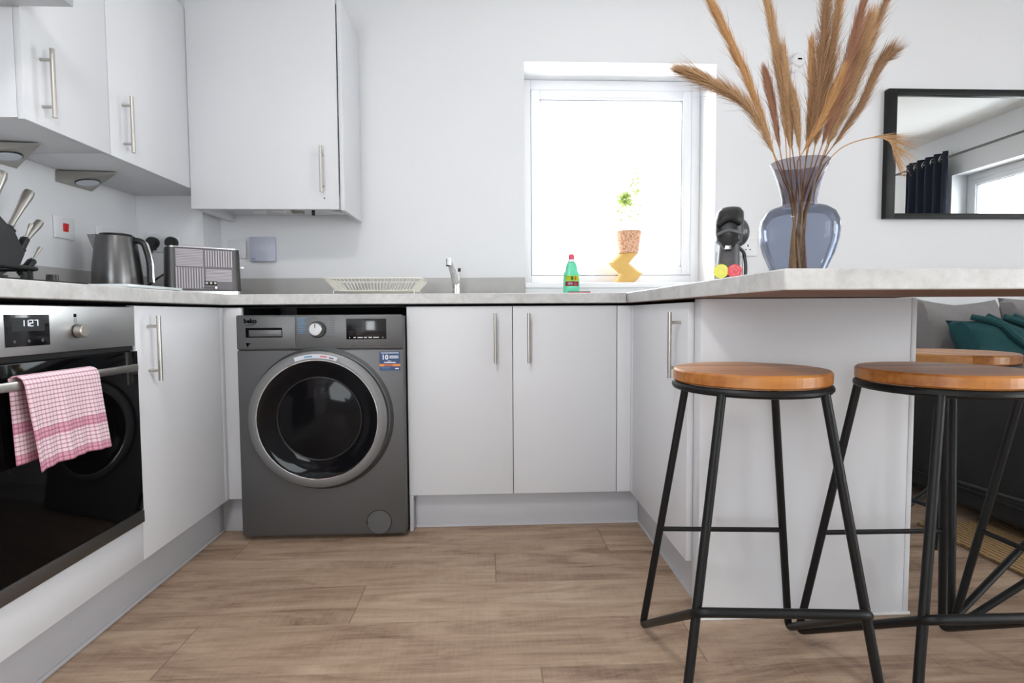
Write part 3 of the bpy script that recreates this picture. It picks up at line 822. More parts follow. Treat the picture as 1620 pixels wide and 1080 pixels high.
# ------------------------------------------------------------------ kettle
kt = thing('kettle', 'dark brushed steel kettle with black handle on the left worktop', 'kettle', (-.388, .02, WT))
kx, ky = -.388, .02
bm = BM(); lathe(bm, [(0, WT + .012), (.079, WT + .012), (.081, WT + .020), (.0785, WT + .08), (.070, WT + .16), (.062, WT + .214), (.058, WT + .218), (.0, WT + .219)], kx, ky, 56); obj('kettle_body', bm, 'kettle', kt)
bm = BM(); lathe(bm, [(0, WT + .0), (.083, WT + .0), (.083, WT + .011), (0, WT + .0115)], kx, ky, 48); obj('power_base', bm, 'black_plastic', kt)
bm = BM(); lathe(bm, [(0, WT + .2195), (.052, WT + .2195), (.050, WT + .224), (.012, WT + .227), (0, WT + .227)], kx, ky, 40); obj('kettle_lid', bm, 'black_plastic', kt)
sd = Vector((-.9, -.50, 0)).normalized()
bm = BM()
top = Vector((kx, ky, WT + .2185)); sdp = Vector((-sd.y, sd.x, 0))
v = [bm.verts.new(p) for p in (top + sd * .056 + sdp * .026, top + sd * .086, top + sd * .056 - sdp * .026, top + sd * .0655 + Vector((0, 0, -.066)), top + sd * .045)]
for f in ((0, 1, 3), (1, 2, 3), (0, 4, 2, 1)): bm.faces.new([v[i] for i in f])
obj('spout', bm, mat('spout_steel', (.30, .29, .28, 1), .25, 1.0), kt)
hd = Vector((1, .15, 0)).normalized(); hc = Vector((kx, ky, WT))
bm = BM(); pts = rounded([hc + hd * .050 + Vector((0, 0, .205)), hc + hd * .092 + Vector((0, 0, .198)), hc + hd * .110 + Vector((0, 0, .13)), hc + hd * .110 + Vector((0, 0, .048))], .03, 6)
tube(bm, pts, .011, 12); h = obj('kettle_handle', bm, 'black_plastic', kt)
bm = BM(); tube(bm, [p + hd * .009 for p in pts[2:]], .0055, 10); obj('handle_strip', bm, 'chrome', h)

# ------------------------------------------------------------------ glass chopping board
bm = BM(); box(bm, -.40, -.022, -.50, -.225, WT + .004, WT + .013, .002)
bd = tag(obj('chopping_board', bm, 'board_glass'), 'white glass chopping board lying at the worktop edge in front of the kettle', 'chopping board')
for x in (-.38, -.035):
    for y in (-.48, -.24):
        bm = BM(); tube(bm, [(x, y, WT + .0002), (x, y, WT + .004)], .007, 12); obj('rubber_foot', bm, 'black_plastic', bd)

# ------------------------------------------------------------------ toaster
TA = math.radians(32)
ts = thing('toaster', 'gunmetal ribbed toaster standing diagonally in the worktop corner', 'toaster', (-.184, .226, WT), TA)
TL, TD, TH = .262, .15, .190
def tprism(bm, L_, D_, z0, z1, rad=.026, taper=0.0):
    pts = []
    for cx, cy, a0 in ((L_ / 2 - rad, D_ / 2 - rad, 0), (-L_ / 2 + rad, D_ / 2 - rad, 90), (-L_ / 2 + rad, -D_ / 2 + rad, 180), (L_ / 2 - rad, -D_ / 2 + rad, 270)):
        for k in range(6):
            a_ = math.radians(a0 + k * 18); pts.append((cx + rad * math.cos(a_), cy + rad * math.sin(a_)))
    A = [bm.verts.new((x * (1 + taper), y, z0)) for x, y in pts]; B = [bm.verts.new((x, y, z1)) for x, y in pts]
    bm.faces.new(list(reversed(A))); bm.faces.new(B)
    for i in range(len(pts)):
        f = bm.faces.new((A[i], A[(i + 1) % len(pts)], B[(i + 1) % len(pts)], B[i])); f.smooth = False
bm = BM(); tprism(bm, TL, TD, .022, TH, .03, .03); obj('shell', bm, mat('dark_gunmetal', (.09,.088,.09,1), .42, .8), ts, local=True)
bm = BM(); tprism(bm, TL + .010, TD + .002, .0, .021, .03); obj('chrome_base', bm, 'chrome', ts, local=True)
bm = BM(); tprism(bm, TL - .004, TD - .006, TH, TH + .004, .028); obj('top_rim', bm, 'chrome', ts, local=True)
bm = BM()
for y in (-.028, .028): box(bm, -.085, .085, y - .012, y + .012, TH + .0041, TH + .0051)
obj('bread_slot', bm, 'black_plastic', ts, local=True)
bm = BM(); y0 = -TD / 2
fx0, fx1, fz0, fz1 = -.100, .100, .026, .184
box(bm, fx0, fx1, y0 - .002, y0 + .002, fz0, fz1); obj('front_plate', bm, mat('groove_steel', (.17,.16,.17,1), .5, .8), ts, local=True); bm = BM()
xm, zm = (fx0 + fx1) / 2, (fz0 + fz1) / 2 + .008
n_ = 11
for i in range(n_):
    z = zm + .006 + i * (fz1 - zm - .009) / (n_ - 1); box(bm, fx0 + .003, xm - .004, y0 - .004, y0 - .002, z - .0022, z + .0022)
    x = xm + .006 + i * (fx1 - xm - .009) / (n_ - 1); box(bm, x - .0022, x + .0022, y0 - .004, y0 - .002, zm + .004, fz1 - .002)
    x = fx0 + .004 + i * (xm - fx0 - .010) / (n_ - 1); box(bm, x - .0022, x + .0022, y0 - .004, y0 - .002, fz0 + .004, zm - .002)
    if i < 9:
        z = zm - .008 - i * .0055; box(bm, xm + .004, fx1 - .003, y0 - .004, y0 - .002, z - .0018, z + .0018)
obj('ribbed_front', bm, 'toaster', ts, local=True)
bm = BM(); tube(bm, [(.000, y0 - .0042, .052), (.042, y0 - .0042, .052)], .008, 14); bmesh.ops.scale(bm, vec=(1, .35, 1), space=Matrix.Translation((0, -(y0 - .0042), 0)), verts=bm.verts[:])
pn = obj('button_panel', bm, 'black_plastic', ts, local=True)
for x in (.006, .021, .036):
    bm = BM(); tube(bm, [(x, y0 - .0065, .052), (x, y0 - .009, .052)], .0042, 14); obj('button', bm, 'steel', pn, local=True)
bm = BM(); box(bm, -.014, .05, y0 - .0048, y0 - .0042, .033, .0345); obj('slider_track', bm, 'black_plastic', ts, local=True)
bm = BM(); tube(bm, [(.038, y0 - .0045, .034), (.038, y0 - .012, .034)], .005, 14); obj('slider_knob', bm, 'chrome', ts, local=True)
bm = BM(); box(bm, TL / 2 - .003, TL / 2 + .022, -.014, .014, .118, .128, .003); obj('lever', bm, 'chrome', ts, local=True)

# ------------------------------------------------------------------ sockets and switches
def plate_x(x, y0, y1, z0, z1): bm = BM(); box(bm, x, x + .009, y0, y1, z0, z1, .002); return bm
t = thing('wall_switch', 'white cooker switch plate with a red rocker on the left wall', 'switch', (XL + .001, .025, 1.16))
obj('plate', plate_x(XL + .001, -.023, .071, 1.119, 1.199), 'white_plastic', t)
bm = BM(); xbox(bm, Matrix.Translation((XL + .012, .024, 1.160)) @ Matrix.Rotation(.12, 4, 'Y'), .006, .022, .030, .001); obj('rocker', bm, 'red', t)
t = thing('wall_socket', 'white double socket on the left wall partly hidden behind the kettle', 'socket', (XL + .001, .265, 1.16))
obj('plate', plate_x(XL + .001, .190, .345, 1.112, 1.193), 'white_plastic', t)
def plate_y(x0, x1, y, z0, z1, th=.009): bm = BM(); box(bm, x0, x1, y - th, y, z0, z1, .002); return bm
t = thing('wall_socket', 'white double socket on the corner boxing with two black plugs in it', 'socket', (-.456, .451, 1.158))
obj('plate', plate_y(-.532, -.386, .451, 1.116, 1.200), 'white_plastic', t)
bm = BM(); box(bm, -.475, -.468, .439, .4425, 1.172, 1.186); box(bm, -.447, -.440, .439, .4425, 1.172, 1.186); obj('rocker', bm, 'white_plastic', t)
def plug(x, label, pts):
    t = thing('power_plug', label, 'plug', (x, .441, 1.155), group='black plugs in the corner socket')
    bm = BM(); tube(bm, [(x, .4415, 1.157), (x, .420, 1.157), (x, .412, 1.157)], .024, 24, radii=[.0255, .0255, .020]); box(bm, x - .012, x + .012, .418, .4415, 1.124, 1.150, .004); obj('plug_body', bm, 'black_plastic', t)
    bm = BM(); tube(bm, rounded(pts, .03, 6), .0042, 8); obj('cable', bm, 'black_plastic', t)
plug(-.500, 'left black plug in the corner socket with its cable hanging straight down', [(-.500, .425, 1.128), (-.502, .41, 1.05), (-.507, .40, .96), (-.500, .33, WT + .005), (-.46, .15, WT + .005)])
plug(-.418, 'right black plug in the corner socket, half behind the toaster', [(-.418, .425, 1.128), (-.415, .40, 1.03), (-.44, .33, .985), (-.49, .34, .94), (-.44, .38, WT + .005), (-.24, .355, WT + .005)])
t = thing('wall_switch', 'white single switch plate on the back wall behind the toaster', 'switch', (-.213, YB - .001, 1.147))
obj('plate', plate_y(-.255, -.172, YB - .001, 1.105, 1.190), 'white_plastic', t)
bm = BM(); box(bm, -.226, -.200, YB - .013, YB - .0095, 1.135, 1.160, .001); obj('rocker', bm, 'white_plastic', t)
t = thing('heating_control', 'square white heating control box on the back wall right of the toaster', 'control box', (-.09, YB - .001, 1.147))
obj('case', plate_y(-.148, -.032, YB - .001, 1.090, 1.205, .024), mat('bluish_white_plastic', srgb(196, 198, 214), .45), t, bevel=.003)
bm = BM(); box(bm, -.141, -.123, YB - .0256, YB - .0250, 1.099, 1.104); obj('badge', bm, 'blue_print', t)
t = thing('wall_socket', 'white socket on the back wall between the coffee machine and the vase', 'socket', (2.245, YB - .001, 1.153))
obj('plate', plate_y(2.172, 2.319, YB - .001, 1.112, 1.195), 'white_plastic', t)
bm = BM(); box(bm, 2.270, 2.276, YB - .0105, YB - .0098, 1.158, 1.168); box(bm, 2.258, 2.266, YB - .0105, YB - .0098, 1.142, 1.146); box(bm, 2.280, 2.288, YB - .0105, YB - .0098, 1.142, 1.146); obj('pin_holes', bm, 'black_print', t)
t = thing('alarm_sensor', 'round white alarm with a small dark window high on the back wall', 'alarm', (2.508, YB - .001, 2.06))
bm = BM(); disc_y(bm, [(.034, YB - .001), (.034, YB - .02), (.028, YB - .026), (0, YB - .027)], 2.508, 2.062, 40); obj('case', bm, 'white_plastic', t)
bm = BM(); disc_y(bm, [(.021, YB - .001), (.021, YB - .014), (.016, YB - .018), (0, YB - .018)], 2.488, 2.026, 32); obj('base_disc', bm, 'white_plastic', t)
bm = BM(); box(bm, 2.499, 2.519, YB - .0285, YB - .0268, 2.060, 2.067); obj('window', bm, 'black_print', t)

# ------------------------------------------------------------------ washing machine
WY = -.06
wx0, wx1, WH = .072, .670, .834
wmn = thing('washing_machine', 'graphite front-loading washing machine with a round door between the cabinets', 'washing machine', (.371, .22, 0))
bm = BM(); box(bm, wx0, wx1, WY + .012, .50, .012, WH - .004, .006); obj('casing', bm, 'wm', wmn)
bm = BM(); box(bm, wx0, wx1, WY, WY + .011, .022, .7055, .004); fr = obj('front_panel', bm, 'wm', wmn)
bm = BM(); box(bm, wx0, wx1, WY - .002, WY + .011, .708, WH, .006); cpn = obj('control_panel', bm, 'wm', wmn)
for x in (wx0 + .05, wx1 - .05):
    for y in (.02, .45):
        bm = BM(); tube(bm, [(x, y, .0), (x, y, .013)], .02, 16); obj('foot', bm, 'black_plastic', wmn)
F = WY - .002
# detergent drawer
bm = BM(); box(bm, wx0 + .006, .2835, F - .0015, F, .7125, WH - .006, .001); dw = obj('drawer', bm, 'wm', cpn)
bm = BM(); box(bm, .107, .237, F - .0022, F - .0015, .753, .788); rc = obj('drawer_recess', bm, 'black_print', dw)
bm = BM(); box(bm, .119, .235, F - .0035, F - .0022, .757, .780, .001); obj('drawer_grip', bm, 'wm', dw)
text('logo', 'beko', .023, 'black_print', dw, (.1245, F - .0020, .8125), FACE_Y, bold=.0010)
bm = BM(); a0 = [bm.verts.new(p) for p in ((.107, F - .002, .7965), (.122, F - .002, .7970), (.140, F - .002, .7992), (.140, F - .002, .8010), (.122, F - .002, .7988), (.107, F - .002, .7982))]; bm.faces.new(a0)
bmesh.ops.solidify(bm, geom=bm.faces[:], thickness=.0004); obj('logo_stroke', bm, 'black_print', dw)
bm = BM(); a0 = [bm.verts.new(p) for p in ((.107, F - .002, .734), (.126, F - .002, .732), (.117, F - .002, .728), (.114, F - .002, .718), (.110, F - .002, .722))]; bm.faces.new(a0)
bmesh.ops.solidify(bm, geom=bm.faces[:], thickness=.0004); obj('blue_mark', bm, 'blue_print', dw)
# programme knob
kxw, kzw = .3620, .7815
bm = BM(); disc_y(bm, [(.0300, F), (.0300, F - .008), (.0275, F - .011), (0, F - .011)], kxw + .002, kzw - .001, 48); kn = obj('programme_knob', bm, 'black_plastic', cpn)
bm = BM(); disc_y(bm, [(.0245, F - .011), (.0235, F - .022), (.021, F - .024), (0, F - .024)], kxw - .001, kzw, 48); kc = obj('knob_cap', bm, mat('pale_knob_metal', (.42, .42, .42, 1), .3, .8), kn)
bm = BM(); box(bm, kxw - .0025, kxw + .0005, F - .0248, F - .0238, kzw + .006, kzw + .019); obj('knob_pointer', bm, 'black_print', kc)
# programme list prints
bm = BM()
for i in range(9): box(bm, .292, .292 + (.026 if i % 3 else .034) - .002 * (i > 6), F - .0004, F, .821 - i * .0068, .8236 - i * .0068)
obj('programme_print', bm, 'blue_print', cpn)
bm = BM()
for i in range(2): box(bm, .292, .302, F - .0004, F, .757 - i * .008, .759 - i * .008)
for i in range(7): box(bm, .405 + .002 * (i % 3), .426, F - .0004, F, .822 - i * .0088, .8238 - i * .0088)
box(bm, .345, .362, F - .0004, F, .821, .823); box(bm, .390, .424, F - .0004, F, .755, .757); box(bm, .345, .364, F - .0004, F, .740, .742)
for x, l in ((.489, .006), (.507, .007), (.527, .005), (.545, .005), (.584, .005)): box(bm, x, x + l, F - .0004, F, .7325, .7360)
for x, l in ((.483, .022), (.530, .036), (.586, .032)): box(bm, x, x + l, F - .0004, F, .7190, .7215)
obj('programme_print', bm, 'grey_print', cpn)
bm = BM(); tube(bm, [(.512 + .0055 * math.cos(a_), F - .0003, .7203 + .0055 * math.sin(a_)) for a_ in [2 * PI * k / 20 for k in range(20)]], .0007, 5, closed=True); obj('button_print', bm, 'grey_print', cpn)
bm = BM(); box(bm, .466, .6105, F - .0012, F, .7440, .8190, .0004); ds = obj('display', bm, 'screen', cpn)
bm = BM()
for x, l in ((.477, .002), (.492, .008), (.507, .018), (.530, .010), (.546, .012), (.563, .020), (.596, .003)): box(bm, x, x + l, F - .0016, F - .0012, .7495, .7520)
obj('display_print', bm, 'white_print', ds)
# round door
dx, dz = .368, .455
bm = BM(); disc_y(bm, [(.262, WY), (.262, WY - .002), (.250, WY - .003), (.2495, WY - .0005)], dx + .002, dz, 96)
obj('door_recess', bm, 'black_plastic', fr)
bm = BM(); disc_y(bm, [(.2495, WY - .0225), (.2485, WY - .027), (.242, WY - .032), (.224, WY - .035), (.2185, WY - .0345), (.216, WY - .027), (.215, WY + .0)], dx - .004, dz, 96); dr = obj('door', bm, 'wm_ring', wmn)
bm = BM(); tube(bm, [(dx - .004 + .2165 * math.cos(a_), WY - .0335, dz + .2165 * math.sin(a_)) for a_ in [2 * PI * k / 96 for k in range(96)]], .0022, 8, closed=True); obj('chrome_trim', bm, 'chrome', dr)
bm = BM(); disc_y(bm, [(.2160, WY - .031), (.206, WY - .0295), (.175, WY - .020), (.156, WY - .008), (.148, WY - .008), (.12, WY - .014), (.07, WY - .018), (0, WY - .020)], dx - .004, dz, 96)
obj('door_glass', bm, mat('smoked_door_glass', (.005, .005, .006, 1), .06, Specular_IOR_Level=0.14), dr)
bm = BM(); tube(bm, [(dx - .004 + .152 * math.cos(a_), WY - .0065, dz + .152 * math.sin(a_)) for a_ in [2 * PI * k / 96 for k in range(96)]], .003, 8, closed=True); obj('inner_ring', bm, 'black_plastic', dr)
bm = BM(); disc_y(bm, [(.246, WY), (.2485, WY - .006), (.2490, WY - .022), (.244, WY - .0222)], dx - .004, dz, 96); obj('door_rim', bm, 'void', dr)
# curved sticker on the ring
def arc_sticker(a0, a1, r0, r1, y, name, m, parent):
    bm = BM(); n = 16; rows = []
    for k in range(n + 1):
        a_ = math.radians(a0 + (a1 - a0) * k / n); c_, s_ = math.cos(a_), math.sin(a_)
        rows.append([bm.verts.new((dx - .004 + r * c_, yy, dz + r * s_)) for r, yy in ((r0, y), (r1, y), (r1, y + .0006), (r0, y + .0006))])
    for A, B in zip(rows[:-1], rows[1:]):
        for q in range(4): bm.faces.new((A[q], A[(q + 1) % 4], B[(q + 1) % 4], B[q]))
    bm.faces.new(rows[0]); bm.faces.new(rows[-1])
    return obj(name, bm, m, parent)
st = arc_sticker(109, 71, .2235, .2385, WY - .0366, 'sticker', 'pale_sticker', dr)
arc_sticker(100, 93, .228, .233, WY - .0372, 'sticker_print', 'blue_print', st)
arc_sticker(86, 80, .228, .234, WY - .0372, 'sticker_print', 'pink_print', st)
arc_sticker(78, 74, .228, .232, WY - .0372, 'sticker_print', 'grey_print', st)
# guarantee sticker
bm = BM(); box(bm, .5835, .6590, WY - .0006, WY, .6285, .6980); gs = obj('sticker', bm, 'navy_sticker', fr)
gs['label'] = 'blue guarantee sticker with a large 10'
text('sticker_number', '10', .025, 'white_print', gs, (.6035, WY - .0008, .6765), FACE_Y, bold=.0006)
bm = BM()
box(bm, .590, .6535, WY - .0011, WY - .0006, .6920, .6940)
box(bm, .620, .6525, WY - .0011, WY - .0006, .6795, .6825); box(bm, .620, .6525, WY - .0011, WY - .0006, .6735, .6765)
box(bm, .600, .6420, WY - .0011, WY - .0006, .6565, .6595); box(bm, .612, .626, WY - .0011, WY - .0006, .6625, .6640); box(bm, .640, .6530, WY - .0011, WY - .0006, .6335, .6375)
obj('sticker_print', bm, 'white_print', gs)
bm = BM(); box(bm, .5837, .6588, WY - .0010, WY - .0006, .6440, .6525); obj('sticker_band', bm, 'orange_print', gs)
bm = BM(); box(bm, .600, .6315, WY - .0013, WY - .0010, .6440, .6525); obj('sticker_band', bm, 'brown_print', gs)
bm = BM(); box(bm, .590, .622, WY - .0010, WY - .0006, .6385, .6400); box(bm, .590, .620, WY - .0010, WY - .0006, .6335, .6350); obj('sticker_print', bm, 'blue_print', gs)
# filter cap
bm = BM(); disc_y(bm, [(0, WY - .0001), (.0440, WY - .0001), (.0435, WY - .0012), (0, WY - .0012)], .5715, .064, 48); fc = obj('filter_cap', bm, 'wm', fr)
bm = BM(); tube(bm, [(.5715 + .0448 * math.cos(a_), WY - .0004, .064 + .0448 * math.sin(a_)) for a_ in [2 * PI * k / 60 for k in range(60)]], .0012, 5, closed=True)
box(bm, .5275, .5305, WY - .0012, WY - .0002, .058, .069); obj('cap_gap', bm, 'black_plastic', fc)
# dark sheet standing in for the shade behind the machine
bm = BM(); box(bm, .069, .672, .585, .600, .0, .868); tag(obj('recess_shade_sheet', bm, 'void'), 'dark sheet in place of the shade at the back of the washing machine recess', 'board')

# ------------------------------------------------------------------ tap
tp = thing('kitchen_tap', 'chrome kitchen mixer tap behind the worktop edge in front of the back wall', 'tap', (.830, .50, WT))
bm = BM(); lathe(bm, [(0, WT), (.026, WT), (.026, WT + .008), (.0195, WT + .014), (.0185, WT + .075), (0, WT + .078)], .834, .50, 28); obj('tap_base', bm, 'chrome', tp)
bm = BM(); tube(bm, [(.834, .50, WT + .06), (.822, .455, WT + .115), (.811, .39, WT + .158), (.808, .37, WT + .160)], .012, 16, radii=[.017, .0145, .013, .012]); obj('spout', bm, 'chrome', tp)
bm = BM(); tube(bm, [(.809, .375, WT + .168), (.8085, .373, WT + .138)], .0125, 20); n1 = obj('spout_head', bm, 'chrome', tp)
bm = BM(); tube(bm, [(.8085, .373, WT + .138), (.8085, .373, WT + .134)], .0115, 20); obj('aerator', bm, 'black_plastic', n1)
bm = BM(); tube(bm, [(.838, .50, WT + .055), (.848, .485, WT + .105), (.850, .478, WT + .125)], .006, 12, radii=[.012, .006, .0055]); lv = obj('tap_lever', bm, 'chrome', tp)
bm = BM(); tube(bm, [(.850, .478, WT + .118), (.851, .476, WT + .134)], .0065, 12); obj('lever_tip', bm, 'black_plastic', lv)

# ------------------------------------------------------------------ dish rack
rk = thing('dish_rack', 'cream wire dish rack on the worktop left of the tap', 'dish rack', (.51, .35, WT))
rx0, rx1, ry0, ry1 = .305, .705, .20, .50
zr, zb = WT + .072, WT + .022
bm = BM(); tube(bm, rounded([(rx0, ry0, zr), (rx1, ry0, zr), (rx1, ry1, zr), (rx0, ry1, zr)], .04, 5, True), .0032, 8, closed=True); obj('top_rim', bm, 'cream_wire', rk)
bx0, bx1, by0, by1 = rx0 + .045, rx1 - .045, ry0 + .035, ry1 - .035
bm = BM(); tube(bm, rounded([(bx0, by0, zb), (bx1, by0, zb), (bx1, by1, zb), (bx0, by1, zb)], .03, 5, True), .0026, 8, closed=True); obj('base_rim', bm, 'cream_wire', rk)
bm = BM()
n_ = 24
for i in range(n_):
    t_ = (i + .5) / n_
    xt = rx0 + .015 + (rx1 - rx0 - .03) * t_; xb = bx0 + .006 + (bx1 - bx0 - .012) * t_
    tube(bm, rounded([(xt, ry0, zr), (xb, by0, zb), (xb, by1, zb), (xt, ry1, zr)], .012, 3), .0016, 6)
for i in range(11):
    t_ = (i + .5) / 11
    yt = ry0 + .02 + (ry1 - ry0 - .04) * t_; yb = by0 + (by1 - by0) * t_
    tube(bm, [(rx0, yt, zr), (bx0, yb, zb)], .0016, 6); tube(bm, [(rx1, yt, zr), (bx1, yb, zb)], .0016, 6)
obj('wires', bm, 'cream_wire', rk)
for y in (by0 + .01, by1 - .01):
    bm = BM(); tube(bm, rounded([(bx0 - .012, y, WT + .001), (bx0 - .012, y, zb + .003), (bx0 + .04, y, zb + .003)], .006, 3), .0026, 8)
    tube(bm, rounded([(bx1 + .012, y, WT + .001), (bx1 + .012, y, zb + .003), (bx1 - .04, y, zb + .003)], .006, 3), .0026, 8); obj('leg', bm, 'cream_wire', rk)

# ------------------------------------------------------------------ washing-up liquid
wl = thing('washing_up_liquid', 'green washing-up liquid bottle with pink-red cap on the worktop by the window', 'bottle', (1.345, .30, WT))
bm = BM(); lathe(bm, [(0, WT + .0005), (.033, WT + .0005), (.036, WT + .006), (.0355, WT + .06), (.033, WT + .095), (.026, WT + .105), (.0235, WT + .118), (.0225, WT + .135), (.018, WT + .143), (0, WT + .144)], 1.345, .30, 40, scale=(1, .62)); obj('bottle_body', bm, 'green_liquid', wl)
bm = BM(); lathe(bm, [(0, WT + .1445), (.016, WT + .1445), (.015, WT + .155), (0, WT + .156)], 1.345, .30, 28); obj('collar', bm, 'white_print', wl)
bm = BM(); lathe(bm, [(0, WT + .1565), (.0135, WT + .1565), (.0135, WT + .170), (.010, WT + .178), (0, WT + .180)], 1.345, .30, 28); obj('cap', bm, 'pink_cap', wl)
def curved_patch(name, a0, a1, z0, z1, m, parent, r=.0365, sc=.62):
    bm = BM(); n = 14; A = []; B = []
    for k in range(n + 1):
        a_ = math.radians(a0 + (a1 - a0) * k / n)
        A.append(bm.verts.new((1.345 + r * math.cos(a_), .30 + r * sc * math.sin(a_), z0))); B.append(bm.verts.new((1.345 + r * math.cos(a_), .30 + r * sc * math.sin(a_), z1)))
    for k in range(n): f = bm.faces.new((A[k], A[k + 1], B[k + 1], B[k])); f.smooth = True
    bmesh.ops.solidify(bm, geom=bm.faces[:], thickness=.0004)
    return obj(name, bm, m, parent)
lb = curved_patch('label_panel', 218, 322, WT + .062, WT + .085, 'label_yellow', wl)
curved_patch('label_print', 262, 278, WT + .066, WT + .082, 'label_green', lb, r=.0371)
curved_patch('label_print', 286, 298, WT + .066, WT + .080, 'orange_print', lb, r=.0371)
lb = curved_patch('label_panel', 218, 322, WT + .040, WT + .060, 'label_red', wl)
curved_patch('label_print', 240, 272, WT + .046, WT + .055, 'pale_sticker', lb, r=.0371)
curved_patch('label_print', 282, 304, WT + .044, WT + .054, 'pink_print', lb, r=.0371)
bm = BM(); xbox(bm, Matrix.Translation((1.372, .262, WT + .0065)) @ Matrix.Rotation(-.12, 4, 'Z'), .095, .045, .011, .003)
sp_ = tag(obj('scrubbing_pad', bm, 'pink_cap'), 'thin pink and green scrubbing pad lying in front of the green bottle', 'sponge')
bm = BM(); xbox(bm, Matrix.Translation((1.372, .262, WT + .014)) @ Matrix.Rotation(-.12, 4, 'Z'), .095, .045, .004, .001)
obj('scouring_layer', bm, mat('grey_green_scourer', srgb(120, 130, 124), .95), sp_)

# ------------------------------------------------------------------ zigzag planter stand, rattan pot and plant on the sill
SZ = 0.9848
vx, vy = 1.688, .735
bm = BM()
lv_ = [(0.000, .006, .062), (.060, .026, .070), (.114, -.034, .058), (.155, .010, .052)]
lv_ = [(0.000, -.008, .052), (.052, .030, .060), (.104, -.034, .056), (.154, .018, .050)]
rings = []
for (z, ox, r) in lv_:
    rings.append([bm.verts.new((vx + ox + r * 1.0 * math.cos(2 * PI * j / 32), vy + r * .8 * math.sin(2 * PI * j / 32), SZ + z)) for j in range(32)])
for A, B in zip(rings[:-1], rings[1:]):
    for j in range(32): bm.faces.new((A[j], A[(j + 1) % 32], B[(j + 1) % 32], B[j])).smooth = True
bm.faces.new(list(reversed(rings[0]))); bm.faces.new(rings[-1])
tag(obj('zigzag_vase', bm, 'yellow'), 'mustard yellow zigzag ceramic vase on the window sill', 'vase')
px_, pz = 1.704, SZ + .1545
pt = thing('rattan_pot', 'small woven rattan plant pot standing on the mustard zigzag vase', 'plant pot', (px_, vy, pz))
bm = BM(); prof = []
for k in range(23):
    t_ = k / 22; prof.append((.052 + .016 * t_ + .0016 * math.sin(k * PI * .5 * 2), pz + .112 * t_))
bm2 = bm
lathe(bm2, [(0, pz)] + prof + [(.062, pz + .112), (.058, pz + .095), (0, pz + .095)], px_, vy, 48)
for i, v in enumerate(bm2.verts):
    d_ = Vector((v.co.x - px_, v.co.y - vy, 0)); r_ = d_.length
    if r_ > .05:
        a_ = math.atan2(d_.y, d_.x); k = round((v.co.z - pz) / .112 * 22)
        s_ = 1 + .022 * math.sin(a_ * 24 + (k % 2) * PI)
        v.co.x = px_ + d_.x * s_; v.co.y = vy + d_.y * s_
obj('pot_body', bm2, 'rattan', pt, smooth=False)
pl = thing('potted_plant', 'wispy pale green plant growing in the rattan pot, against the bright window', 'plant', (px_, vy, pz + .096))
random.seed(5)
bm = BM(); tips = []
def twig(p0, p1, bend, r):
    pts = []
    for k in range(7):
        t_ = k / 6; pts.append(Vector(p0).lerp(Vector(p1), t_) + Vector(bend) * math.sin(PI * t_))
    tube(bm, pts, r, 6); return pts
base = (px_, vy, pz + .097)
paths = []
paths.append(twig(base, (px_ + .022, vy, pz + .275), (-.006, .01, 0), .0016))
paths.append(twig(paths[0][-2], (px_ + .062, vy + .02, pz + .325), (.004, 0, .01), .0012))
paths.append(twig(paths[0][-1], (px_ + .018, vy - .01, pz + .365), (-.005, 0, 0), .0012))
paths.append(twig(paths[0][-1], (px_ + .045, vy - .01, pz + .42), (.012, 0, 0), .001))
paths.append(twig(base, (px_ - .045, vy - .01, pz + .23), (-.012, 0, 0), .0012))
paths.append(twig(base, (px_ - .014, vy + .02, pz + .30), (-.012, 0, .0), .0012))
paths.append(twig(base, (px_ + .05, vy - .02, pz + .235), (.014, 0, 0), .001))
obj('stems', bm, 'stem', pl)
bm = BM()
def leaf(p, d, L_, W_):
    d = d.normalized(); s = d.cross(Vector((random.uniform(-1, 1), random.uniform(-1, 1), random.uniform(-1, 1)))).normalized()
    n = d.cross(s) * .15 * W_
    v = [bm.verts.new(q) for q in (p, p + d * L_ * .45 + s * W_ + n, p + d * L_, p + d * L_ * .45 - s * W_ + n)]
    bm.faces.new((v[0], v[1], v[2])); bm.faces.new((v[0], v[2], v[3]))
for pts in paths:
    for k in range(3, 7):
        for q in range(7): leaf(pts[k] + Vector((random.uniform(-.004, .004),) * 3), Vector((random.uniform(-1, 1), random.uniform(-1, 1), random.uniform(-.3, 1))), random.uniform(.016, .034), .0045)
c0 = Vector((px_ - .018, vy, pz + .275))
for q in range(230):
    d_ = Vector((random.gauss(0, 1), random.gauss(0, 1), random.gauss(0, 1))).normalized()
    leaf(c0 + Vector((d_.x * .026, d_.y * .02, d_.z * .030)) * random.random(), d_, random.uniform(.018, .034), .0055)
lf = obj('leaves', bm, 'leaf', pl, fix=False)

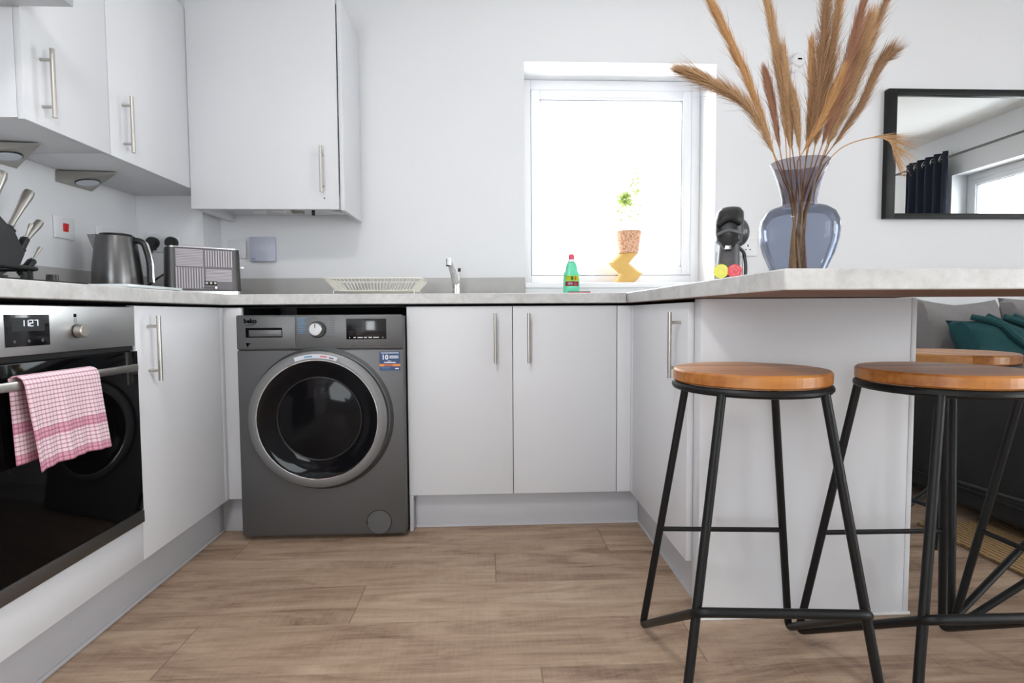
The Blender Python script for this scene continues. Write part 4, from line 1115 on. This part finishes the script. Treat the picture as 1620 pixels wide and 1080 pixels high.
# ------------------------------------------------------------------ coffee machine on the peninsula
cx_, cy_ = 1.885, -.05
cf = thing('coffee_machine', 'black and grey capsule coffee machine on the bar beside the window', 'coffee machine', (cx_, cy_, WT))
def sect(bm, levels, n=28):
    """rounded sections: (z, cx, cy, rx, ry)"""
    rings = []
    for (z, x, y, rx, ry) in levels:
        ring = []
        for j in range(n):
            a_ = 2 * PI * j / n; c_, s_ = math.cos(a_), math.sin(a_)
            e_ = 0.6
            ring.append(bm.verts.new((x + rx * math.copysign(abs(c_) ** e_, c_), y + ry * math.copysign(abs(s_) ** e_, s_), z)))
        rings.append(ring)
    for A, B in zip(rings[:-1], rings[1:]):
        for j in range(n): bm.faces.new((A[j], A[(j + 1) % n], B[(j + 1) % n], B[j])).smooth = True
    bm.faces.new(list(reversed(rings[0]))); bm.faces.new(rings[-1])
bm = BM(); sect(bm, [(WT, cx_ + .002, cy_ + .02, .058, .10), (WT + .040, cx_ + .002, cy_ + .02, .058, .10), (WT + .046, cx_ + .002, cy_ + .02, .052, .094)]); obj('drip_base', bm, 'black_plastic', cf)
bm = BM(); sect(bm, [(WT + .044, cx_ - .003, cy_ + .045, .043, .058), (WT + .10, cx_ - .002, cy_ + .04, .041, .056), (WT + .19, cx_, cy_ + .035, .036, .052)]); obj('column', bm, mat('dark_grey_plastic', srgb(86, 84, 88), .45), cf)
bm = BM(); sect(bm, [(WT + .150, cx_ - .004, cy_ - .03, .012, .03), (WT + .172, cx_ - .004, cy_ - .012, .028, .05), (WT + .185, cx_ - .002, cy_ - .005, .045, .066), (WT + .215, cx_ - .002, cy_, .051, .074), (WT + .255, cx_ - .001, cy_ + .002, .052, .076), (WT + .29, cx_ + .002, cy_ + .006, .048, .070), (WT + .306, cx_ + .004, cy_ + .01, .036, .055), (WT + .313, cx_ + .004, cy_ + .012, .018, .03)]); hdm = obj('head', bm, 'black_plastic', cf)
bm = BM(); tube(bm, rounded([(cx_ - .040, cy_ - .070, WT + .235), (cx_, cy_ - .084, WT + .262), (cx_ + .038, cy_ - .070, WT + .240)], .05, 8), .008, 10); obj('lever', bm, 'black_metal', hdm)
bm = BM(); tube(bm, rounded([(cx_ - .042, cy_ - .070, WT + .205), (cx_, cy_ - .084, WT + .222), (cx_ + .040, cy_ - .070, WT + .205)], .05, 8), .006, 10); obj('trim_ridge', bm, mat('satin_grey', (.12, .12, .125, 1), .3), hdm)
bm = BM(); box(bm, cx_ - .014, cx_ + .008, cy_ - .062, cy_ - .045, WT + .152, WT + .166, .002); obj('nozzle', bm, 'chrome', hdm)
bm = BM(); bmesh.ops.create_uvsphere(bm, u_segments=28, v_segments=16, radius=1, matrix=Matrix.Translation((cx_ + .030, cy_ + .045, WT + .225)) @ Matrix.Diagonal((.042, .050, .055, 1))); obj('side_dome', bm, mat('smoke_plastic', (.06, .06, .065, 1), .25), hdm, smooth=True)
bm = BM(); tube(bm, rounded([(cx_ + .030, cy_ + .03, WT + .170), (cx_ + .052, cy_ + .03, WT + .150), (cx_ + .061, cy_ + .02, WT + .09), (cx_ + .054, cy_ + .01, WT + .012)], .04, 7), .006, 10, radii=None); obj('side_arc', bm, 'black_plastic', cf)
bm = BM(); sect(bm, [(WT + .047, cx_ + .0, cy_ + .105, .052, .022), (WT + .16, cx_ + .0, cy_ + .105, .050, .022)]); obj('water_tank', bm, glass_thin('clear_tank_plastic', (.86, .87, .88, 1), .15), cf)
def capsule(x, y, r, m, label):
    t = thing('coffee_capsule', label, 'coffee capsule', (x, y, WT + .047), group='coffee capsules on the coffee machine tray')
    z = WT + .0465 + r
    bm = BM(); disc_y(bm, [(0, y), (r, y), (r, y + .0015), (r * .82, y + .002), (r * .66, y + .030), (0, y + .031)], x, z, 36); obj('cup', bm, 'white_plastic' if False else m, t)
    bm = BM(); disc_y(bm, [(0, y - .001), (r * .9, y - .001), (r * .9, y + .0)], x, z, 36); lid = obj('foil_lid', bm, m, t)
    bm = BM()
    for q in range(7):
        rr = r * (.25 + .08 * q); a0 = q * 1.3
        tube(bm, [(x + rr * math.cos(a0 + k * .25), y - .0013, z + rr * math.sin(a0 + k * .25)) for k in range(5)], .0006, 5)
    obj('lid_print', bm, 'white_print', lid)
    t.rotation_euler = (0, 0, math.radians(-24))
capsule(1.829, -.112, .0255, 'capsule_y', 'yellow coffee capsule standing on the tray of the coffee machine')
capsule(1.871, -.131, .0245, 'capsule_r', 'red coffee capsule on the machine tray right of the yellow one')
CA = math.radians(-24)
def unturn(p):
    v = Vector(p) - Vector((cx_, cy_, 0)); v.rotate(Euler((0, 0, -CA))); return v + Vector((cx_, cy_, 0))
bm = BM(); tube(bm, rounded([unturn(p) for p in ((1.930, .05, WT + .048), (1.965, .05, WT + .048), (2.02, .07, WT + .040), (2.07, .16, WT + .010), (2.09, .40, WT + .004))], .04, 6), .0035, 8)
obj('power_cord', bm, 'cord_red', cf)
cf.rotation_euler = (0, 0, CA)

# ------------------------------------------------------------------ big smoked glass vase with dried grasses
VX, VY = 1.806, -.65
vs = thing('glass_vase', 'large smoked blue-grey glass vase with flared neck on the breakfast bar', 'vase', (VX, VY, WT))
bm = BM(); n0 = 64
body = [(0, .0005), (.048, .0005), (.054, .004), (.070, .040), (.085, .075), (.0945, .110), (.0975, .140), (.095, .162), (.086, .182), (.068, .195), (.048, .2005), (.042, .2035)]
lathe(bm, [(r, WT + z) for r, z in body], VX, VY, n0); vb = obj('vase_body', bm, 'vase', vs)
neck = [(.0425, .204), (.043, .218), (.047, .240), (.0545, .268), (.064, .295), (.0715, .313), (.0725, .3145)]
bm = BM(); lathe(bm, [(r, WT + z) for r, z in neck], VX, VY, n0); vn = obj('vase_neck', bm, 'vase_neck', vs)

STEMS = [
 ([(1.763,-.65,1.197),(1.668,-.667,1.345),(1.561,-.683,1.409),(1.477,-.70,1.435)], .033, 'a', 'broad tan grass plume arching furthest left, over the window corner'),
 ([(1.746,-.65,1.218),(1.679,-.65,1.399),(1.61,-.65,1.543),(1.572,-.65,1.614)], .024, 'b', 'long golden grass plume leaning up left above the arching one'),
 ([(1.771,-.65,1.23),(1.765,-.633,1.407),(1.749,-.617,1.561),(1.735,-.6,1.668)], .024, 'a', 'thin-tipped tall tan plume rising left of the wall alarm'),
 ([(1.758,-.65,1.229),(1.751,-.61,1.382),(1.752,-.57,1.479)], .019, 'c', 'short russet plume between the two left upright ones'),
 ([(1.78,-.65,1.23),(1.774,-.65,1.352),(1.757,-.65,1.505)], .022, 'a', 'tan plume ending just left of the wall alarm'),
 ([(1.807,-.65,1.23),(1.787,-.67,1.305),(1.766,-.69,1.356)], .017, 'a', 'shortest tan plume below the wall alarm'),
 ([(1.822,-.65,1.23),(1.85,-.62,1.396),(1.867,-.59,1.556)], .019, 'b', 'slim golden plume just right of the wall alarm'),
 ([(1.822,-.65,1.23),(1.851,-.65,1.401),(1.874,-.65,1.714)], .040, 'd', 'thick brown plume running off the top of the photo, left of its twin'),
 ([(1.839,-.65,1.23),(1.888,-.62,1.413),(1.952,-.59,1.744)], .034, 'a', 'thick tan plume running off the top of the photo, right of its twin'),
 ([(1.851,-.65,1.23),(1.896,-.675,1.408),(1.934,-.70,1.613)], .028, 'c', 'russet plume with pointed tip reaching the top edge right of the thick pair'),
 ([(1.862,-.65,1.23),(1.934,-.65,1.418),(1.987,-.65,1.60)], .042, 'a', 'widest fluffy tan plume in the right half of the bunch'),
 ([(1.865,-.65,1.228),(1.974,-.62,1.464),(2.082,-.59,1.704)], .028, 'd', 'tall brown plume leaning furthest right off the top edge'),
 ([(1.862,-.65,1.225),(1.938,-.665,1.34),(1.978,-.68,1.435),(1.990,-.69,1.462)], .022, 'd', 'dark brown plume whose tip droops over beside the mirror top'),
 ([(1.872,-.65,1.222),(1.908,-.675,1.261),(1.965,-.70,1.276),(1.99,-.725,1.259),(1.995,-.75,1.204)], .009, 'a', 'thin wispy stem arching low towards the mirror frame'),
 ([(1.80,-.65,1.23),(1.832,-.69,1.314),(1.852,-.73,1.401)], .018, 'b', 'short golden plume crossing the front of the bunch'),
 ([(1.79,-.65,1.23),(1.773,-.635,1.374),(1.755,-.62,1.502)], .018, 'd', 'brown plume behind the tan one left of the alarm'),
]
def catmull(P, n):
    P = [Vector(p) for p in P]; P = [P[0] * 2 - P[1]] + P + [P[-1] * 2 - P[-2]]
    out = []
    for i in range(1, len(P) - 2):
        for k in range(n):
            t = k / n; a, b, c, d = P[i - 1], P[i], P[i + 1], P[i + 2]
            out.append(.5 * ((2 * b) + (c - a) * t + (2 * a - 5 * b + 4 * c - d) * t * t + (3 * b - a - 3 * c + d) * t ** 3))
    out.append(P[-2]); return out
random.seed(21)
for si, (P, wd, cm, lab) in enumerate(STEMS):
    foot = Vector((VX + random.uniform(-.022, .022), VY + random.uniform(-.022, .022), WT + .010))
    neckp = Vector((VX + (P[0][0] - VX) * .35, VY + (si % 5 - 2) * .006, WT + .205))
    spine = catmull([foot, (foot + neckp) / 2, neckp, P[0]], 6)[:-1]
    up = catmull(P, 14)
    t = thing('dried_grass_stem', lab, 'dried grass', foot, group='dried pampas stems in the smoked glass vase')
    bm = BM(); full = spine + up[:int(len(up) * .75)]
    tube(bm, full, .0016, 6, radii=[.0040 - .0024 * min(1, k / 18) for k in range(len(full))]); obj('stalk', bm, 'grass_' + cm, t)
    bm = BM(); n = len(up)
    dens = int(1300 * (.5 + wd / .03)) if wd > .012 else 200
    start = .10 if si not in (13,) else .45
    for q in range(dens):
        s = start + (.95 - start) * random.random() ** .9
        i = min(n - 2, int(s * (n - 1))); fr_ = s * (n - 1) - i
        p = up[i].lerp(up[i + 1], fr_); d = (up[min(i + 1, n - 1)] - up[max(i - 1, 0)]).normalized()
        env = math.sin(PI * min(1, max(0, (s - start) / (1 - start))) ** .75) ** .6
        a_ = random.random() * 2 * PI; s1 = d.orthogonal().normalized(); s2 = d.cross(s1)
        out_ = s1 * math.cos(a_) + s2 * math.sin(a_)
        L_ = random.uniform(.035, .095) * (0.6 + .5 * env)
        spread = wd * (.45 + .95 * env) * random.uniform(.25, 1.0)
        if random.random() < .10: spread *= 1.9; L_ *= 1.15
        p1 = p + d * L_ * .5 + out_ * spread * .40; p2 = p + d * L_ + out_ * spread * .62 + Vector((0, 0, -.10 * spread))
        if si == 12 and s > .85:
            p2 = p2 + Vector((.018, -.01, -.012)); p1 = p1 + Vector((.004, 0, 0))
        sd_ = d.cross(out_) * random.uniform(.0003, .0009)
        v = [bm.verts.new(x) for x in (p - sd_, p + sd_, p1 + sd_ * .9, p1 - sd_ * .9, p2)]
        bm.faces.new((v[0], v[1], v[2], v[3])); bm.faces.new((v[3], v[2], v[4]))
    obj('plume', bm, 'grass_' + cm, t, fix=False)

# ------------------------------------------------------------------ wall mirror
mr = thing('wall_mirror', 'large rectangular wall mirror with a black frame above the sofa', 'mirror', (3.7, YB - .002, 1.293))
mx0, mx1, mz0, mz1 = 2.955, 4.30, 1.295, 1.925
yo, yi = YB - .034, YB - .002
bm = BM(); fw = .045
box(bm, mx0, mx0 + fw, yo, yi, mz0, mz1, .001); box(bm, mx1 - fw, mx1, yo, yi, mz0, mz1, .001)
fw2 = .030
box(bm, mx0 + fw, mx1 - fw, yo, yi, mz1 - fw2, mz1, .001); box(bm, mx0 + fw, mx1 - fw, yo, yi, mz0, mz0 + fw2 * .8, .001); obj('mirror_frame', bm, 'black_metal', mr)
bm = BM(); box(bm, mx0 + fw - .004, mx1 - fw + .004, yi - .016, yi - .010, mz0 + .02, mz1 - fw2 + .004); obj('mirror_glass', bm, 'mirror', mr)

# ------------------------------------------------------------------ sofa
def pillow(bm, w_, h_, d_, mtx, n=18, puff=1.0, sag=0.0, seed=0):
    rnd = random.Random(seed); ph = [rnd.uniform(0, 6) for _ in range(6)]
    front, back = [], []
    for j in range(n + 1):
        rf, rb = [], []
        for i in range(n + 1):
            u_, v_ = i / n * 2 - 1, j / n * 2 - 1
            e = max(0, (1 - u_ ** 4) * (1 - v_ ** 4)) ** .42
            x = u_ * w_ / 2 * (1 - .045 * (1 - abs(v_)) * abs(u_) ** 3 * 1.5); z = v_ * h_ / 2 * (1 - .05 * (1 - abs(u_)) * abs(v_) ** 3 * 1.5)
            if v_ > 0: z -= sag * (1 - u_ * u_) * v_
            wr = .006 * math.sin(u_ * 5 + v_ * 7 + ph[0]) + .004 * math.sin(u_ * 11 - v_ * 6 + ph[1])
            rf.append(bm.verts.new(mtx @ Vector((x, -d_ / 2 * e * puff - wr * e, z)))); rb.append(bm.verts.new(mtx @ Vector((x, d_ / 2 * e, z))) if 0 < i < n and 0 < j < n else rf[-1])
        front.append(rf); back.append(rb)
    for j in range(n):
        for i in range(n):
            bm.faces.new((front[j][i], front[j][i + 1], front[j + 1][i + 1], front[j + 1][i])).smooth = True
            q = (back[j][i], back[j + 1][i], back[j + 1][i + 1], back[j][i + 1])
            if len(set(q)) == 4 and set(q) != {front[j][i], front[j][i + 1], front[j + 1][i + 1], front[j + 1][i]}:
                bm.faces.new(q).smooth = True
sf = thing('sofa', 'charcoal fabric sofa against the back wall under the mirror', 'sofa', (3.8, .12, 0), 0)
bm = BM(); box(bm, 2.862, 2.926, -.36, .56, .055, .615, .025, 4); arm = obj('arm', bm, 'sofa', sf, smooth=True)
bm = BM(); tube(bm, [(2.8605, -.34, .130), (2.8605, .54, .130)], .004, 6); obj('arm_seam', bm, 'sofa', arm)
bm = BM(); box(bm, 4.75, 4.90, -.36, .56, .055, .615, .03, 4); obj('arm', bm, 'sofa', sf, smooth=True)
bm = BM(); box(bm, 2.93, 4.745, -.34, .59, .055, .30, .02, 3); obj('seat_base', bm, 'sofa', sf, smooth=True)
bm = BM(); box(bm, 2.93, 4.745, .455, .60, .305, .74, .04, 4); obj('backrest', bm, 'sofa', sf, smooth=True)
for x0 in (2.935, 3.842):
    bm = BM(); box(bm, x0, x0 + .90, -.37, .45, .305, .45, .04, 4); obj('seat_cushion', bm, 'sofa', sf, smooth=True)
for x in (2.90, 4.82):
    for y in (-.31, .5):
        bm = BM(); tube(bm, [(x, y, .0105 if y < 0 else 0), (x, y, .056)], .02, 12); obj('foot', bm, 'black_plastic', sf)
def cush(x, y, z, w_, h_, d_, tilt, roll, m, label, seed, group=None, sag=.015):
    bm = BM(); pillow(bm, w_, h_, d_, Matrix.Rotation(tilt, 4, 'X') @ Matrix.Rotation(roll, 4, 'Y'), seed=seed, sag=sag)
    o = obj('cushion', bm, m); o.location = (x, y, z)
    return tag(o, label, 'cushion', group)
cush(3.130, .335, .675, .40, .44, .15, -.20, .03, 'cushion_grey', 'grey back cushion at the near end of the sofa beside the peninsula', 3, 'grey sofa back cushions')
cush(3.665, .335, .690, .62, .44, .15, -.20, -.04, 'cushion_grey', 'grey back cushion further along the sofa behind the teal one', 4, 'grey sofa back cushions')
tc_ = thing('cushion', 'teal scatter cushion with knotted fabric bands on the sofa', 'cushion', (3.25, .125, .662))
bm = BM(); Mt = Matrix.Translation((3.25, .125, .662)) @ Matrix.Rotation(-.42, 4, 'X') @ Matrix.Rotation(-.10, 4, 'Y'); pillow(bm, .60, .35, .16, Mt, seed=8, sag=.02); obj('cushion_cover', bm, 'teal', tc_)
bm = BM()
for q in range(5):
    pts = []
    for k in range(11):
        t_ = k / 10; u_ = -.16 + .30 * t_ + .035 * (q - 2) + .03 * math.sin(t_ * 6 + q * 2.2)
        v_ = .15 - .31 * t_ + .012 * math.cos(t_ * 5 + q)
        e = max(0, (1 - (u_ / .30) ** 4) * (1 - min(1, abs(v_ / .175)) ** 4)) ** .42
        pts.append(Mt @ Vector((u_, -.08 * e - .010, v_)))
    tube(bm, pts, .016, 8, radii=[.012 + .006 * math.sin(PI * k / 10) for k in range(11)])
obj('knotted_bands', bm, 'teal', tc_)

# ------------------------------------------------------------------ jute rug
bm = BM(); box(bm, 2.65, 4.55, -1.75, -.045, .0005, .010, .003); rg = tag(obj('rug', bm, 'jute'), 'braided natural jute rug on the floor in front of the sofa', 'rug')

# ------------------------------------------------------------------ bar stools
def hair_frame_parts(root):
    zs, R_ = .711, .161
    bm = BM(); lathe(bm, [(0, zs - .028), (R_ - .004, zs - .028), (R_, zs - .024), (R_, zs - .004), (R_ - .004, zs), (0, zs)], 0, 0, 72); s = obj('seat', bm, 'oak', root, local=True)
    for p in s.data.polygons: p.use_smooth = False
    bm = BM(); rr = R_ - .005; tube(bm, [(rr * math.cos(2 * PI * k / 48), rr * math.sin(2 * PI * k / 48), zs - .037) for k in range(48)], .0085, 10, closed=True); obj('seat_ring', bm, 'black_metal', root, local=True)
    r = .0092; zt = zs - .040
    def L(A, B, z): t = (z - B[2]) / (A[2] - B[2]); return tuple(B[i] + t * (A[i] - B[i]) for i in range(3))
    RL, RR, FL, FR = (-.189, .202, r), (.189, .202, r), (-.197, -.202, .0), (.197, -.202, .0)
    tRL, tRR, tFL, tFR = (-.104, .117, zt), (.104, .117, zt), (-.101, -.122, zt), (.101, -.122, zt)
    fL = Vector(L(tFL, FL, .262)) + Vector((-.004, -.018, 0)); fR = Vector(L(tFR, FR, .262)) + Vector((.004, -.018, 0))
    for A, B in ((tFL, FL), (tFR, FR)):
        bm = BM(); tube(bm, [A, B], r, 12); obj('leg', bm, 'black_metal', root, local=True)
    for A, B in ((tRL, RL), (tRR, RR)):
        bm = BM(); d = Vector(fL if B is RL else fR) - Vector(B)
        tube(bm, rounded([A, B, tuple(Vector(B) + d * .12)], .03, 6), r, 12); obj('leg', bm, 'black_metal', root, local=True)
    bm = BM(); a0 = Vector(RL).lerp(fL, .11); b0 = Vector(RR).lerp(fR, .11)
    tube(bm, rounded([a0, fL, fR, b0], .028, 7), r, 12); obj('footrest', bm, 'black_metal', root, local=True)
    bm = BM(); tube(bm, [L(tRL, RL, .283), L(tRR, RR, .283)], .0062, 10); obj('stretcher', bm, 'black_metal', root, local=True)
stools = [(1.557, -.903, -.081, 'oak-topped black wire bar stool nearest the kitchen floor, leftmost of the four'),
          (1.963, -.941, -.021, 'oak-topped black wire bar stool second from the left, cut by the right edge'),
          (2.375, -.490, math.radians(100), 'oak-topped black wire bar stool behind the peninsula end, beside the sofa'),
          (2.386, -.930, math.radians(92), 'black wire bar stool mostly out of frame at the right edge, turned sideways')]
GS = 'black wire bar stools with round oak seats'
s0 = thing('bar_stool', stools[0][3], 'bar stool', (stools[0][0], stools[0][1], 0), stools[0][2], GS)
hair_frame_parts(s0)
for (x, y, rz, lab) in stools[1:]:
    c = s0.copy(); C.objects.link(c); c.location = (x, y, 0); c.rotation_euler = (0, 0, rz); c['label'] = lab
    for ch in [q for q in bpy.data.objects if q.parent == s0]:
        k = ch.copy(); C.objects.link(k); k.parent = c
